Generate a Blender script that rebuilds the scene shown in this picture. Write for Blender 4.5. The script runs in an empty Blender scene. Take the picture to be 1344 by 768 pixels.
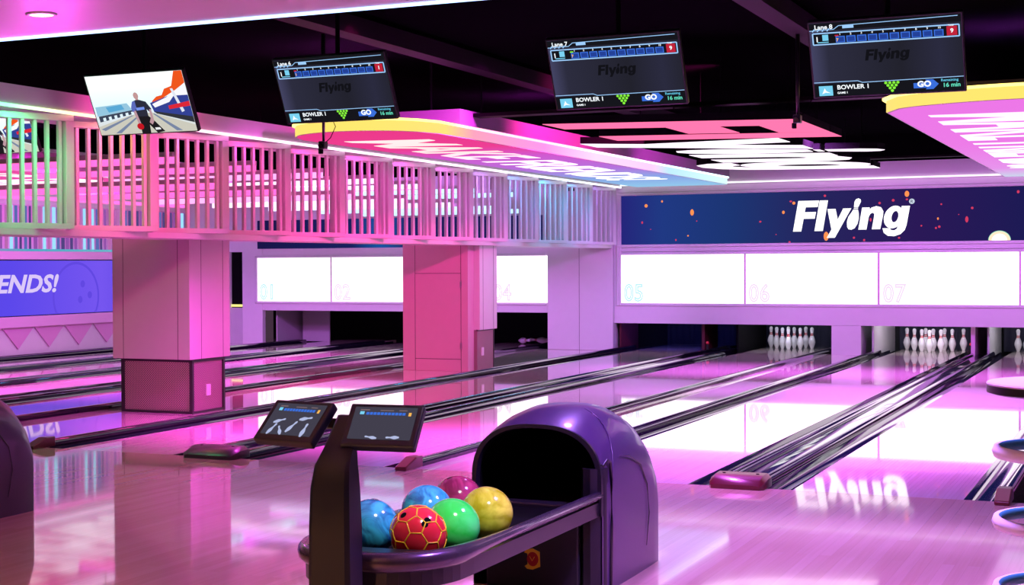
import bpy, bmesh, math, random
from mathutils import Vector, Matrix
random.seed(4)
SC = bpy.context.scene
COL = SC.collection
PI = math.pi
def srgb(r, g, b):
    f = lambda c: (c/255/12.92) if c/255 <= .04045 else ((c/255+.055)/1.055)**2.4
    return (f(r), f(g), f(b))

# ------------------------------------------------------------------ materials
def newmat(name):
    m = bpy.data.materials.new(name); m.use_nodes = True
    nt = m.node_tree
    return m, nt, nt.nodes['Principled BSDF']
def pbr(name, col, rough=.5, metal=0., coat=0., spec=.5, noise=0., nscale=8.):
    m, nt, b = newmat(name)
    b.inputs['Base Color'].default_value = (*col, 1)
    b.inputs['Roughness'].default_value = rough
    b.inputs['Metallic'].default_value = metal
    b.inputs['Coat Weight'].default_value = coat
    b.inputs['Coat Roughness'].default_value = .05
    b.inputs['Specular IOR Level'].default_value = spec
    if noise:
        tc = nt.nodes.new('ShaderNodeTexCoord'); n = nt.nodes.new('ShaderNodeTexNoise')
        n.inputs['Scale'].default_value = nscale; n.inputs['Detail'].default_value = 4
        nt.links.new(tc.outputs['Object'], n.inputs['Vector'])
        mx = nt.nodes.new('ShaderNodeMix'); mx.data_type = 'RGBA'
        mx.inputs[6].default_value = (*[c*(1-noise) for c in col], 1)
        mx.inputs[7].default_value = (*[min(1, c*(1+noise)) for c in col], 1)
        nt.links.new(n.outputs['Fac'], mx.inputs[0]); nt.links.new(mx.outputs[2], b.inputs['Base Color'])
    return m
def emit(name, col, s=1.):
    m = bpy.data.materials.new(name); m.use_nodes = True
    nt = m.node_tree; nt.nodes.clear()
    o = nt.nodes.new('ShaderNodeOutputMaterial'); e = nt.nodes.new('ShaderNodeEmission')
    e.inputs[0].default_value = (*col, 1); e.inputs[1].default_value = s
    nt.links.new(e.outputs[0], o.inputs[0])
    return m
def emit_ramp(name, axis, lo, hi, stops, s=1.):
    """a lamp, screen or glowing surface whose colour runs along one world axis"""
    m = emit(name, (1, 1, 1), s); nt = m.node_tree
    e = [n for n in nt.nodes if n.type == 'EMISSION'][0]
    g = nt.nodes.new('ShaderNodeTexCoord'); sp = nt.nodes.new('ShaderNodeSeparateXYZ')
    mr = nt.nodes.new('ShaderNodeMapRange'); mr.inputs[1].default_value = lo; mr.inputs[2].default_value = hi
    cr = nt.nodes.new('ShaderNodeValToRGB')
    nt.links.new(g.outputs['Object'], sp.inputs[0]); nt.links.new(sp.outputs[axis], mr.inputs[0])
    nt.links.new(mr.outputs[0], cr.inputs[0]); nt.links.new(cr.outputs[0], e.inputs[0])
    el = cr.color_ramp.elements
    while len(el) > 1: el.remove(el[0])
    el[0].position = stops[0][0]; el[0].color = (*stops[0][1], 1)
    for p, c in stops[1:]:
        k = el.new(p); k.color = (*c, 1)
    return m
def wood(name, c1, c2, rough, coat, row=.055, length=1.4):
    m, nt, b = newmat(name)
    tc = nt.nodes.new('ShaderNodeTexCoord')
    sp = nt.nodes.new('ShaderNodeSeparateXYZ'); cb = nt.nodes.new('ShaderNodeCombineXYZ')
    nt.links.new(tc.outputs['Object'], sp.inputs[0])
    nt.links.new(sp.outputs[1], cb.inputs[0]); nt.links.new(sp.outputs[0], cb.inputs[1])
    br = nt.nodes.new('ShaderNodeTexBrick'); br.offset = .37; br.offset_frequency = 2
    br.inputs['Scale'].default_value = 1; br.inputs['Brick Width'].default_value = length; br.inputs['Row Height'].default_value = row
    br.inputs['Mortar Size'].default_value = .0006; br.inputs['Mortar Smooth'].default_value = .3
    br.inputs['Color1'].default_value = (*c1, 1); br.inputs['Color2'].default_value = (*c2, 1)
    br.inputs['Mortar'].default_value = (*[c*.72 for c in c1], 1)
    nt.links.new(cb.outputs[0], br.inputs['Vector'])
    mp = nt.nodes.new('ShaderNodeMapping'); mp.inputs['Scale'].default_value = (60, 1.4, 1)
    nt.links.new(tc.outputs['Object'], mp.inputs[0])
    n = nt.nodes.new('ShaderNodeTexNoise'); n.inputs['Scale'].default_value = 1; n.inputs['Detail'].default_value = 5
    nt.links.new(mp.outputs[0], n.inputs['Vector'])
    mx = nt.nodes.new('ShaderNodeMix'); mx.data_type = 'RGBA'; mx.blend_type = 'MULTIPLY'; mx.inputs[0].default_value = .35
    cr = nt.nodes.new('ShaderNodeValToRGB'); cr.color_ramp.elements[0].position = .3; cr.color_ramp.elements[0].color = (.78, .74, .70, 1); cr.color_ramp.elements[1].position = .65
    nt.links.new(n.outputs['Fac'], cr.inputs[0])
    nt.links.new(br.outputs['Color'], mx.inputs[6]); nt.links.new(cr.outputs[0], mx.inputs[7])
    nt.links.new(mx.outputs[2], b.inputs['Base Color'])
    b.inputs['Roughness'].default_value = rough
    b.inputs['Coat Weight'].default_value = coat; b.inputs['Coat Roughness'].default_value = rough*.5
    b.inputs['Coat IOR'].default_value = 1.45; b.inputs['Specular IOR Level'].default_value = .3
    return m
def perforated(name, c, hole, pitch):
    m, nt, b = newmat(name)
    tc = nt.nodes.new('ShaderNodeTexCoord'); sp = nt.nodes.new('ShaderNodeSeparateXYZ')
    nt.links.new(tc.outputs['Object'], sp.inputs[0])
    ad = nt.nodes.new('ShaderNodeMath'); ad.operation = 'ADD'
    nt.links.new(sp.outputs[0], ad.inputs[0]); nt.links.new(sp.outputs[1], ad.inputs[1])
    outs = []
    for src in (ad.outputs[0], sp.outputs[2]):
        a = nt.nodes.new('ShaderNodeMath'); a.operation = 'MULTIPLY'; a.inputs[1].default_value = 2*PI/pitch
        s = nt.nodes.new('ShaderNodeMath'); s.operation = 'SINE'
        nt.links.new(src, a.inputs[0]); nt.links.new(a.outputs[0], s.inputs[0]); outs.append(s.outputs[0])
    p = nt.nodes.new('ShaderNodeMath'); p.operation = 'MULTIPLY'
    nt.links.new(outs[0], p.inputs[0]); nt.links.new(outs[1], p.inputs[1])
    gt = nt.nodes.new('ShaderNodeMath'); gt.operation = 'GREATER_THAN'; gt.inputs[1].default_value = .25
    nt.links.new(p.outputs[0], gt.inputs[0])
    mx = nt.nodes.new('ShaderNodeMix'); mx.data_type = 'RGBA'
    mx.inputs[6].default_value = (*c, 1); mx.inputs[7].default_value = (*hole, 1)
    nt.links.new(gt.outputs[0], mx.inputs[0]); nt.links.new(mx.outputs[2], b.inputs['Base Color'])
    b.inputs['Roughness'].default_value = .5
    return m

M = {}
M['approach'] = wood('approach_wood', (.74, .51, .38), (.67, .44, .31), .065, .45, .06, 1.8)
M['lane'] = wood('lane_wood', (.86, .74, .68), (.80, .67, .60), .045, .55, .027, 2.4)
M['white_paint'] = pbr('white_paint', (.74, .70, .72), .45, noise=.03)
M['pit_red'] = pbr('pit_red', (.10, .006, .02), .6)
M['upper_tray'] = pbr('upper_tray_lit_tone', (.26, .16, .27), .5)  # white paint; the dim magenta light on it is put into the colour
M['beam'] = pbr('beam_paint', (.005, .0015, .0045), .6, spec=.1)
M['grey_paint'] = pbr('grey_panel', (.55, .54, .55), .5, noise=.04)
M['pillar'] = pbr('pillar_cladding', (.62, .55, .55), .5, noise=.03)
M['pillar_pink_lit'] = pbr('pillar_cladding_pink_lit', (.70, .42, .52), .5, noise=.03)  # same cladding with the pink light put into its colour
M['slat'] = pbr('slat_lacquer', (.72, .66, .68), .4)
M['black_ceiling'] = pbr('black_ceiling', (.0025, .0025, .003), .95, spec=.0)
M['black_plastic'] = pbr('black_plastic', (.012, .012, .015), .35, coat=.2)
M['console'] = pbr('console_plastic', (.006, .009, .022), .4)
M['black_matte'] = pbr('black_matte', (.004, .004, .005), .9, spec=.05)
M['black_gloss'] = pbr('black_gloss', (.008, .008, .012), .12, coat=.5)
M['gutter'] = pbr('gutter_plastic', (.010, .005, .022), .025, coat=.6, spec=.5)
M['rail'] = pbr('rail_plastic', (.010, .006, .018), .05, coat=.4, spec=.5)
M['endcap'] = pbr('red_endcap', (.09, .006, .012), .3, coat=.4)
M['endcap_dark'] = pbr('dark_endcap', (.035, .03, .03), .35, coat=.3)
M['hood'] = pbr('hood_plastic', (.075, .04, .12), .34, coat=.25, noise=.08, nscale=40)
M['hood_dark'] = pbr('hood_dark_plastic', (.015, .014, .02), .35)
M['metal'] = pbr('brushed_metal', (.55, .5, .6), .3, .9)
M['teal'] = pbr('teal_paint', (.08, .5, .55), .35)
M['ring_white'] = pbr('ring_white_paint', (.9, .86, .9), .35)
M['table_top'] = pbr('table_laminate', (.85, .62, .8), .3)
M['pin_white'] = pbr('pin_white', (.86, .85, .88), .2, coat=.6)
M['pin_red'] = pbr('pin_red', (.62, .02, .03), .3)
M['red_dot'] = pbr('red_plastic', (.7, .03, .05), .4)
M['yellow'] = pbr('yellow_paint', (.85, .55, .02), .4)
M['badge_red'] = pbr('badge_red_paint', (.45, .01, .01), .35)
M['triangle'] = pbr('pink_triangle', (.72, .34, .60), .5)
M['ledge'] = pbr('pink_ledge', (.80, .45, .72), .4)
M['dark_void'] = pbr('pit_black', (.01, .01, .014), .8)
M['curtain'] = pbr('pit_curtain', (.02, .02, .05), .7)
M['perf'] = perforated('perforated_steel', (.44, .28, .30), (.03, .015, .02), .026)
M['seam'] = pbr('seam_shadow_gap', (.10, .06, .08), .7)
M['socket'] = pbr('socket_white', (.85, .8, .85), .4)
M['steel_dark'] = pbr('dark_frame_steel', (.05, .035, .05), .4, .4)

# ------------------------------------------------------------------ building helpers
class MB:
    def __init__(s): s.bm = bmesh.new()
    def box(s, x0, x1, y0, y1, z0, z1):
        v = [s.bm.verts.new(p) for p in ((x0,y0,z0),(x1,y0,z0),(x1,y1,z0),(x0,y1,z0),(x0,y0,z1),(x1,y0,z1),(x1,y1,z1),(x0,y1,z1))]
        for f in ((3,2,1,0),(4,5,6,7),(0,1,5,4),(1,2,6,5),(2,3,7,6),(3,0,4,7)): s.bm.faces.new([v[i] for i in f])
        return s
    def obox(s, c, ax, ay, az, hx, hy, hz):
        c, ax, ay, az = map(Vector, (c, ax, ay, az))
        P = lambda i, j, k: s.bm.verts.new(c+ax*hx*i+ay*hy*j+az*hz*k)
        v = [P(-1,-1,-1),P(1,-1,-1),P(1,1,-1),P(-1,1,-1),P(-1,-1,1),P(1,-1,1),P(1,1,1),P(-1,1,1)]
        for f in ((3,2,1,0),(4,5,6,7),(0,1,5,4),(1,2,6,5),(2,3,7,6),(3,0,4,7)): s.bm.faces.new([v[i] for i in f])
        return s
    def prism(s, poly, fn, d):
        """poly of (u,v); fn(u,v,w)->point; w from 0 to d"""
        a = [s.bm.verts.new(fn(u, v, 0)) for u, v in poly]; b = [s.bm.verts.new(fn(u, v, d)) for u, v in poly]
        n = len(poly)
        try:
            s.bm.faces.new(a); s.bm.faces.new(b[::-1])
            for i in range(n): s.bm.faces.new((a[i], b[i], b[(i+1) % n], a[(i+1) % n]))
        except ValueError: pass
        return s
    def ring(s, outer, inner, fn, d):
        n = len(outer)
        A = [[s.bm.verts.new(fn(u, v, w)) for u, v in p] for w in (0, d) for p in (outer, inner)]
        o0, i0, o1, i1 = A
        for k in range(n):
            j = (k+1) % n
            for q in ((o0[k], o0[j], i0[j], i0[k]), (o1[j], o1[k], i1[k], i1[j]), (o0[j], o0[k], o1[k], o1[j]), (i0[k], i0[j], i1[j], i1[k])): s.bm.faces.new(q)
        return s
    def tube(s, pts, r, n=10, closed=False):
        pts = [Vector(p) for p in pts]; rings = []; m = len(pts)
        rr = r if isinstance(r, (list, tuple)) else [r]*m
        for i, p in enumerate(pts):
            a = pts[(i-1) % m] if (closed or i) else p; b = pts[(i+1) % m] if (closed or i < m-1) else p
            t = (b-a).normalized(); u = t.cross(Vector((0, 0, 1)))
            if u.length < 1e-3: u = t.cross(Vector((0, 1, 0)))
            u.normalize(); w = u.cross(t)
            rings.append([s.bm.verts.new(p+(u*math.cos(2*PI*k/n)+w*math.sin(2*PI*k/n))*rr[i]) for k in range(n)])
        for i in range(m if closed else m-1):
            A, B = rings[i], rings[(i+1) % m]
            for k in range(n): s.bm.faces.new((A[k], A[(k+1) % n], B[(k+1) % n], B[k]))
        if not closed:
            s.bm.faces.new(rings[0][::-1]); s.bm.faces.new(rings[-1])
        return s
    def lathe(s, prof, c=(0, 0, 0), n=24):
        c = Vector(c); rings = []
        for r, z in prof:
            if r < 1e-5: rings.append([s.bm.verts.new(c+Vector((0, 0, z)))])
            else: rings.append([s.bm.verts.new(c+Vector((r*math.cos(2*PI*k/n), r*math.sin(2*PI*k/n), z))) for k in range(n)])
        for A, B in zip(rings, rings[1:]):
            for k in range(n):
                j = (k+1) % n
                if len(A) == 1 and len(B) == 1: continue
                if len(A) == 1: s.bm.faces.new((A[0], B[j], B[k]))
                elif len(B) == 1: s.bm.faces.new((A[k], A[j], B[0]))
                else: s.bm.faces.new((A[k], A[j], B[j], B[k]))
        return s
    def loft(s, secs, cap0=True, cap1=True, closed=True):
        R = [[s.bm.verts.new(p) for p in q] for q in secs]
        n = len(R[0])
        for A, B in zip(R, R[1:]):
            for k in range(n if closed else n-1):
                s.bm.faces.new((A[k], A[(k+1) % n], B[(k+1) % n], B[k]))
        if cap0: s.bm.faces.new(R[0][::-1])
        if cap1: s.bm.faces.new(R[-1])
        return s
    def sphere(s, c, r, nu=32, nv=18):
        return s.lathe([(r*math.sin(PI*i/nv), -r*math.cos(PI*i/nv)) for i in range(nv+1)], c, nu)
    def text(s, body, size, fn, d=.002, bold=0., shear=0., align='LEFT', xs=1., space=1., outline=None):
        cu = bpy.data.curves.new('t', 'FONT'); cu.body = body; cu.size = size; cu.shear = shear
        cu.align_x = align; cu.resolution_u = 3; cu.space_character = space
        if outline: cu.fill_mode = 'NONE'; cu.bevel_depth = outline; cu.bevel_resolution = 1
        else: cu.offset = bold; cu.extrude = 0
        ob = bpy.data.objects.new('t', cu)
        me = bpy.data.meshes.new_from_object(ob)
        base = [v.co.copy() for v in me.vertices]
        if outline:
            vs = [s.bm.verts.new(fn(c.x*xs, c.y, c.z)) for c in base]
            for p in me.polygons:
                try: s.bm.faces.new([vs[i] for i in p.vertices])
                except ValueError: pass
        else:
            vs = [s.bm.verts.new(fn(c.x*xs, c.y, 0)) for c in base]; ve = [s.bm.verts.new(fn(c.x*xs, c.y, d)) for c in base]
            cnt = {}
            for p in me.polygons:
                ids = list(p.vertices)
                try: s.bm.faces.new([vs[i] for i in ids]); s.bm.faces.new([ve[i] for i in ids][::-1])
                except ValueError: continue
                for a, b in zip(ids, ids[1:]+ids[:1]):
                    cnt.setdefault((min(a, b), max(a, b)), []).append((a, b))
            for k, e in cnt.items():
                if len(e) == 1:
                    a, b = e[0]
                    try: s.bm.faces.new((vs[b], vs[a], ve[a], ve[b]))
                    except ValueError: pass
        bpy.data.objects.remove(ob); bpy.data.meshes.remove(me); bpy.data.curves.remove(cu)
        return s
    def build(s, name, mat, parent=None, smooth=False, bevel=0., seg=2):
        bmesh.ops.recalc_face_normals(s.bm, faces=s.bm.faces[:])
        me = bpy.data.meshes.new(name); s.bm.to_mesh(me); s.bm.free()
        o = bpy.data.objects.new(name, me); COL.objects.link(o)
        for m in (mat if isinstance(mat, (list, tuple)) else [mat]): me.materials.append(m)
        if smooth:
            for p in me.polygons: p.use_smooth = True
        if bevel:
            b = o.modifiers.new('b', 'BEVEL'); b.width = bevel; b.segments = seg; b.limit_method = 'ANGLE'; b.angle_limit = .7
        if smooth == 'auto':
            me.set_sharp_from_angle(angle=.6)
        if parent: o.parent = parent
        return o
def tag(o, label=None, cat=None, group=None, kind=None):
    if label: o['label'] = label
    if cat: o['category'] = cat
    if group: o['group'] = group
    if kind: o['kind'] = kind
    return o
def empty(name, loc=(0, 0, 0), rot=(0, 0, 0)):
    o = bpy.data.objects.new(name, None); COL.objects.link(o); o.location = loc; o.rotation_euler = rot
    o.empty_display_size = .1
    return o
def copy_tree(o, parent=None):
    c = o.copy(); COL.objects.link(c)
    if parent: c.parent = parent
    for ch in [x for x in COL.objects if x.parent == o]: copy_tree(ch, c)
    return c
def struct(o, label, cat): return tag(o, label, cat, None, 'structure')
def box(name, mat, x0, x1, y0, y1, z0, z1, parent=None, bevel=0.): return MB().box(x0, x1, y0, y1, z0, z1).build(name, mat, parent, bevel=bevel)

# ------------------------------------------------------------------ camera
YW = 16.98                       # face of the masking wall
H, CY = 1.5286, -11.3615
yaw, pitch, roll = .4869, -.0184, -.006
cam = bpy.data.cameras.new('camera'); co = bpy.data.objects.new('camera', cam); COL.objects.link(co)
cam.sensor_width = 36; cam.lens = 2165.3/1344*36; cam.shift_x = 297.9/1344; cam.shift_y = 4.5/1344
cam.clip_start = .05; cam.clip_end = 100
fw = Vector((-math.sin(yaw)*math.cos(pitch), math.cos(yaw)*math.cos(pitch), math.sin(pitch)))
r0 = Vector((math.cos(yaw), math.sin(yaw), 0)); u0 = r0.cross(fw)
rt = r0*math.cos(roll)+u0*math.sin(roll); up = -r0*math.sin(roll)+u0*math.cos(roll)
co.matrix_world = Matrix(((rt.x, up.x, -fw.x, 0), (rt.y, up.y, -fw.y, CY), (rt.z, up.z, -fw.z, H), (0, 0, 0, 1)))
SC.camera = co

# ------------------------------------------------------------------ floor, lanes, gutters
LANES = {8: (-2.167, -1.100), 7: (-3.940, -2.874), 6: (-6.258, -5.192), 5: (-8.134, -7.068),
         4: (-11.29, -10.22), 3: (-13.10, -12.03), 2: (-14.82, -13.75), 1: (-16.47, -15.40)}
GW = .185
LEND = 19.45
struct(box('floor', M['approach'], -18.5, 4, -15, 0, -.12, 0), 'glossy pale wood approach floor in front of the foul line', 'floor')
struct(box('floor', M['black_matte'], -18.5, 4, 0, 21, -.3, -.22), 'dark subfloor under the lanes and gutters', 'floor')
for n, (a, b) in {0: (-4.96, -4.17), 1: (-10.0, -8.36), 2: (-.83, 4)}.items():
    pass
def walkway(a, b, label): struct(box('walkway', M['lane'], a, b, 0, YW+.1, -.2, 0), label, 'floor')
walkway(-4.965, -4.165, 'glossy walkway strip leading to the pillar between lanes 06 and 07')
walkway(-9.995, -8.36, 'glossy walkway strip under the two big square pillars')
walkway(-.50, 4, 'glossy walkway strip to the right of the last lane')
walkway(-17.2, -16.68, 'narrow dark floor strip along the purple slatted wall')
def gutter_mb(x0, x1, y0=0.004, y1=18.9, depth=.095):
    mb = MB(); n = 12
    secs = []
    for y in (y0, y1):
        s = []
        for i in range(n+1):
            t = PI*i/n
            s.append(((x0+x1)/2-(x1-x0)/2*math.cos(t), y, -.004-depth*math.sin(t)**.8))
        secs.append(s)
    mb.loft(secs, False, False, False)
    # outer skin so the gutter has thickness
    secs2 = [[(p[0], p[1], p[2]-.012) for p in s] for s in secs]
    mb.loft(secs2, False, False, False)
    return mb
where = {1: 'nearest the purple wall', 2: 'second from the purple wall', 3: 'third from the purple wall, passing behind the meshed pillar', 4: 'just beyond the walkway with the big pillars',
         5: 'ending in the empty blue-lit pit under panel 05', 6: 'ending at nine pins under panel 06', 7: 'ending at the full rack of ten pins under panel 07', 8: 'at the far right beside the round table'}
for n, (a, b) in LANES.items():
    t = empty('bowling_lane', ((a+b)/2, 0, 0))
    tag(t, f'glossy pink-lit bowling lane {where[n]}', 'bowling lane', 'bowling lanes')
    cx = (a+b)/2
    box('lane_surface', M['lane'], a-cx, b-cx, .002, LEND, -.2, 0, t)
    for s in (-1, 1):
        x0, x1 = (a-GW+.004-cx, a-cx) if s < 0 else (b-cx, b+GW-.004-cx)
        gutter_mb(x0, x1).build('gutter', M['gutter'], t, smooth=True)

def rail(x, label, cap='endcap', w=.075):
    t = empty('gutter_rail', (x, 0, 0)); tag(t, label, 'rail', 'rails along the walkways')
    h = .062
    pr = [(-w/2, -.15), (w/2, -.15), (w/2, .02)]+[(w/2*math.cos(PI*k/10), .02+(h-.02)*math.sin(PI*k/10)) for k in range(1, 10)]+[(-w/2, .02)]
    MB().loft([[(u, y, v) for u, v in pr] for y in (.12, 17.9)]).build('capping', M['rail'], t, smooth='auto')
    MB().prism([(-.18, 0), (.14, 0), (.14, .085), (.02, .085), (-.18, .028)], lambda u, v, ww: (-w*.62+ww, u, v), w*1.24).build('end_cap', M[cap], t, bevel=.008)
    return t
rail(-4.962, 'low glossy rail with red end cap on the right of lane 06')
rail(-4.162, 'low glossy rail on the left of lane 07, running behind the ball return hood')
rail(-8.36, 'low black rail with brown end cap beside the lane 05 gutter')
rail(-9.995, 'low dark rail on the far side of the pillar walkway')
rail(-.86+.0, 'low rail with red end cap partly hidden by the ring stand')
rail(-16.72, 'black rail at the foot of the white triangle wall', w=.1)

def divider(xa, xb, label, cap):
    x = (xa+xb)/2; w = xb-xa-2*GW
    t = empty('lane_divider', (x, 0, 0)); tag(t, label, 'lane divider', 'dividers between paired lanes')
    h = .055
    e = w/2
    hump = lambda c, sgn: [(c+sgn*.036*math.cos(PI*k/8), .012+(h-.012)*math.sin(PI*k/8)) for k in range(9)]
    pr = [(-e, -.15), (e, -.15), (e, .0)]+hump(e-.04, 1)+[(0, -.012)]+hump(-e+.04, 1)+[(-e, .0)]
    MB().loft([[(u, y, v) for u, v in pr] for y in (.1, 17.9)]).build('capping', M['rail'], t, smooth='auto')
    hw = max(e+.02, .16)
    secs = []
    for y, z, k in ((-.13, .03, .86), (-.1, .055, .95), (0, .085, 1), (.13, .09, 1), (.16, .06, .98)):
        secs.append([(-hw*k, y, 0), (hw*k, y, 0), (hw*k, y, z*.7), (hw*k*.85, y, z), (-hw*k*.85, y, z), (-hw*k, y, z*.7)])
    c = MB().loft(secs).build('end_cap', M[cap], t, smooth='auto')
    d = MB()
    for sx in (-.6, .6): d.lathe([(0, .0905), (.011, .0905), (.011, .086)], (hw*sx, .05, 0), 12)
    d.build('screw_hole', M['black_matte'], t)
    return t
divider(LANES[7][1], LANES[8][0], 'wide black double-ridged divider with dark red end cap between lanes 07 and 08', 'endcap')
divider(LANES[5][1], LANES[6][0], 'black divider with dark end cap behind the scoring tablets, between lanes 05 and 06', 'endcap_dark')
divider(LANES[3][1], LANES[4][0], 'black divider with pale ridge on the far side of the pillar walkway lanes', 'endcap')
divider(LANES[2][1], LANES[3][0], 'black divider with blue sheen in the middle of the far lanes', 'endcap')
divider(LANES[1][1], LANES[2][0], 'black divider farthest away, next to the lane by the purple wall', 'endcap')

# ------------------------------------------------------------------ masking wall
ZO, ZPB, ZPT, ZFB, ZFT, ZC = .4835, .8375, 1.677, 1.858, 2.71, 2.879
XR = 4
struct(box('wall_back', M['white_paint'], -8.458, XR, YW, YW+.12, ZO, 3.16, bevel=.004), 'lavender-lit white wall above the right-hand pin openings', 'wall')
struct(box('wall_back', M['white_paint'], -15.5, -9.662, YW, YW+.12, .655, 3.16, bevel=.004), 'lilac white wall with lit panels beyond the big pillars', 'wall')
struct(box('wall_back', M['black_ceiling'], -17.2, XR, YW+.02, YW+.12, 3.161, 3.6), 'black strip of wall between fascia and black ceiling', 'wall')
struct(MB().box(-15.95, -15.502, YW-.01, YW+.12, 0, 3.16).build('wall_back', M['white_paint'], bevel=.006), 'narrow upright white wall strip beside the dark doorway', 'wall')
struct(box('wall_back', M['white_paint'], -18.5, -16.25, YW, YW+.12, 0, 3.6), 'lilac wall piece in the far corner left of the doorway', 'wall')
struct(box('wall_back', M['white_paint'], -16.25, -15.952, YW, YW+.12, 1.80, 3.16), 'lilac wall piece over the dark doorway', 'wall')
struct(box('trim_8', M['white_paint'], -8.36, XR, YW-.03, YW, ZPT+.055, ZFB-.055, bevel=.006), 'raised lavender band between the lit panels and the long screen', 'trim')
struct(box('trim_9', M['white_paint'], -8.36, XR, YW-.04, YW, ZFT+.055, ZC-.01, bevel=.006), 'raised lavender band over the long screen', 'trim')
struct(box('trim_10', M['white_paint'], -17.2, XR, YW-.12, YW, ZC+.024, 3.16), 'purple-lit fascia above the light line of the far wall', 'trim')
f = MB()
for z0, z1, yy in ((ZFT, ZFT+.05, -.05), (ZFB-.05, ZFB, -.05), (ZPB-.05, ZPB-.0, -.03), (ZPT, ZPT+.05, -.03)):
    f.box(-8.40, XR, YW+yy, YW-.001, z0, z1)
for x in (-8.40, -8.36): f.box(x-.0, x+.04, YW-.048, YW-.001, ZPB-.05, ZFT+.05)
for x in (-8.335,): pass
f.box(-15.66, -9.7, YW-.03, YW-.001, ZPB-.05, ZPB-.01); f.box(-15.66, -9.7, YW-.03, YW-.001, ZPT, ZPT+.04); f.box(-15.66, -15.605, YW-.03, YW-.001, ZPB-.05, ZPT+.04)
struct(f.build('trim_1', M['white_paint'], bevel=.012), 'white raised mouldings framing the screen and the lit panels', 'trim')
pl = MB().box(-9.66, -8.46, YW-.06, YW+1.2, 0, 2.82)
struct(pl.build('pillar', M['white_paint'], bevel=.01), 'wide white wall pier between panels 04 and 05', 'pillar')
struct(MB().box(-9.075, -9.069, YW-.0625, YW-.058, 0, 1.86).build('trim_2', M['seam']), 'thin upright seam in the middle of the wide wall pier', 'trim')
struct(box('pillar', M['white_paint'], -4.777, -4.312, YW+.002, YW+1.5, 0, ZO-.002), 'short white pier at floor level between lanes 06 and 07', 'pillar')
# pit interior
p = MB()
p.box(-17, XR, 20.2, 20.3, -.3, 1.2); p.box(-17, XR, YW+.12, 20.3, 1.16, 1.2)
struct(p.build('wall_pit', M['dark_void']), 'dark back of the pinsetter pits behind the openings', 'wall')
def kick(x, y0, y1, z1, label, m='grey_paint', th=.03):
    return struct(box('partition', M[m], x, x+th, y0, y1, -.05, z1, bevel=.004), label, 'partition')
kick(-4.16, YW+.14, 19.6, .9, 'grey side plate at the left of the lane 07 pins')
kick(-2.42, YW+.3, 19.6, .9, 'grey side plate at the left of the lane 08 pins')
kick(-2.66, YW+.25, 19.6, .9, 'pinkish upright post at the right of the lane 07 pins', 'ledge', .06)
kick(-6.36, YW+.15, 19.4, .9, 'black upright plate between lanes 05 and 06', 'black_matte', .03)
kick(-6.98, YW+.25, 18.2, .9, 'red-tinted plate at the right of the lane 05 pit', 'pit_red', .05)
kick(-8.40, YW+.13, 18.2, .9, 'red-tinted plate at the left of the lane 05 pit', 'pit_red', .03)
kick(-15.42, YW+.4, 19, 1.0, 'dull grey side plate in the pit nearest the doorway', 'grey_paint', .03)
struct(MB().box(-15.3, -14.7, 18.3, 18.34, 0, .62).build('wall_pit', M['grey_paint']), 'grey board at the back of the first pit', 'wall')
struct(box('floor', M['curtain'], -8.2, -7.0, 19.46, 20.2, -.2, -.02), 'blue-lit belt at the back of the lane 05 pit', 'floor')
for a, b, lab in ((-4.1, -2.7, 'dark curtain behind the full rack of ten pins'), (-6.3, -4.8, 'dark curtain behind the nine pins'), (-2.38, -.5, 'dark curtain behind the far right pins'), (-8.3, -7.0, 'dark curtain in the empty blue-lit pit')):
    c = MB(); n = 40
    c.loft([[(a+(b-a)*i/n, 19.95+.02*math.sin(i*1.7), z) for i in range(n+1)] for z in (-.05, 1.1)], False, False, False)
    tag(c.build('pit_curtain', M['curtain'], smooth=True), lab, 'curtain', 'pit curtains')
# doorway left of the wall
struct(box('door_1', M['black_matte'], -16.25, -15.95, YW+.1, YW+.14, 0, 1.8), 'dark doorway beyond the meshed pillar', 'door')
d = box('trim_3', emit('yellow_lamp', (1, .9, .25), 1.2), -16.24, -15.96, YW+.06, YW+.1, .72, .765); struct(d, 'yellow strip light across the dark doorway', 'trim')
struct(box('trim_4', M['grey_paint'], -16.25, -15.95, YW+.06, YW+.1, 0, .70), 'grey counter front below the yellow strip', 'trim')

# lit panels with lane numbers
M['panel_light'] = emit('panel_light', (1, .84, 1), 2.0)
M['num_teal'] = emit('number_teal', (.55, .9, .95), 1.)
M['num_pink'] = emit('number_pink', (.92, .74, .95), 1.)
pan = {'05': (-8.32, -6.20), '06': (-6.17, -4.05), '07': (-4.015, -1.935), '08': (-1.905, .2),
       '01': (-15.60, -14.01), '02': (-13.98, -12.40), '03': (-12.37, -10.79), '04': (-10.75, -9.66)}
plabel = {'05': 'glowing white wall panel numbered 05, beside the wide white pier', '06': 'glowing white wall panel numbered 06, over the nine pins', '07': 'glowing white wall panel numbered 07, under the white wordmark and over the full rack', '08': 'glowing white wall panel cut off at the right edge under the striped planet',
 '01': 'glowing white wall panel nearest the dark doorway', '02': 'glowing white wall panel whose right end hides behind the pink pillar', '03': 'glowing white wall panel mostly hidden behind the pink pillar', '04': 'short visible white wall panel between pink pillar and wide white pier'}
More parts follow.
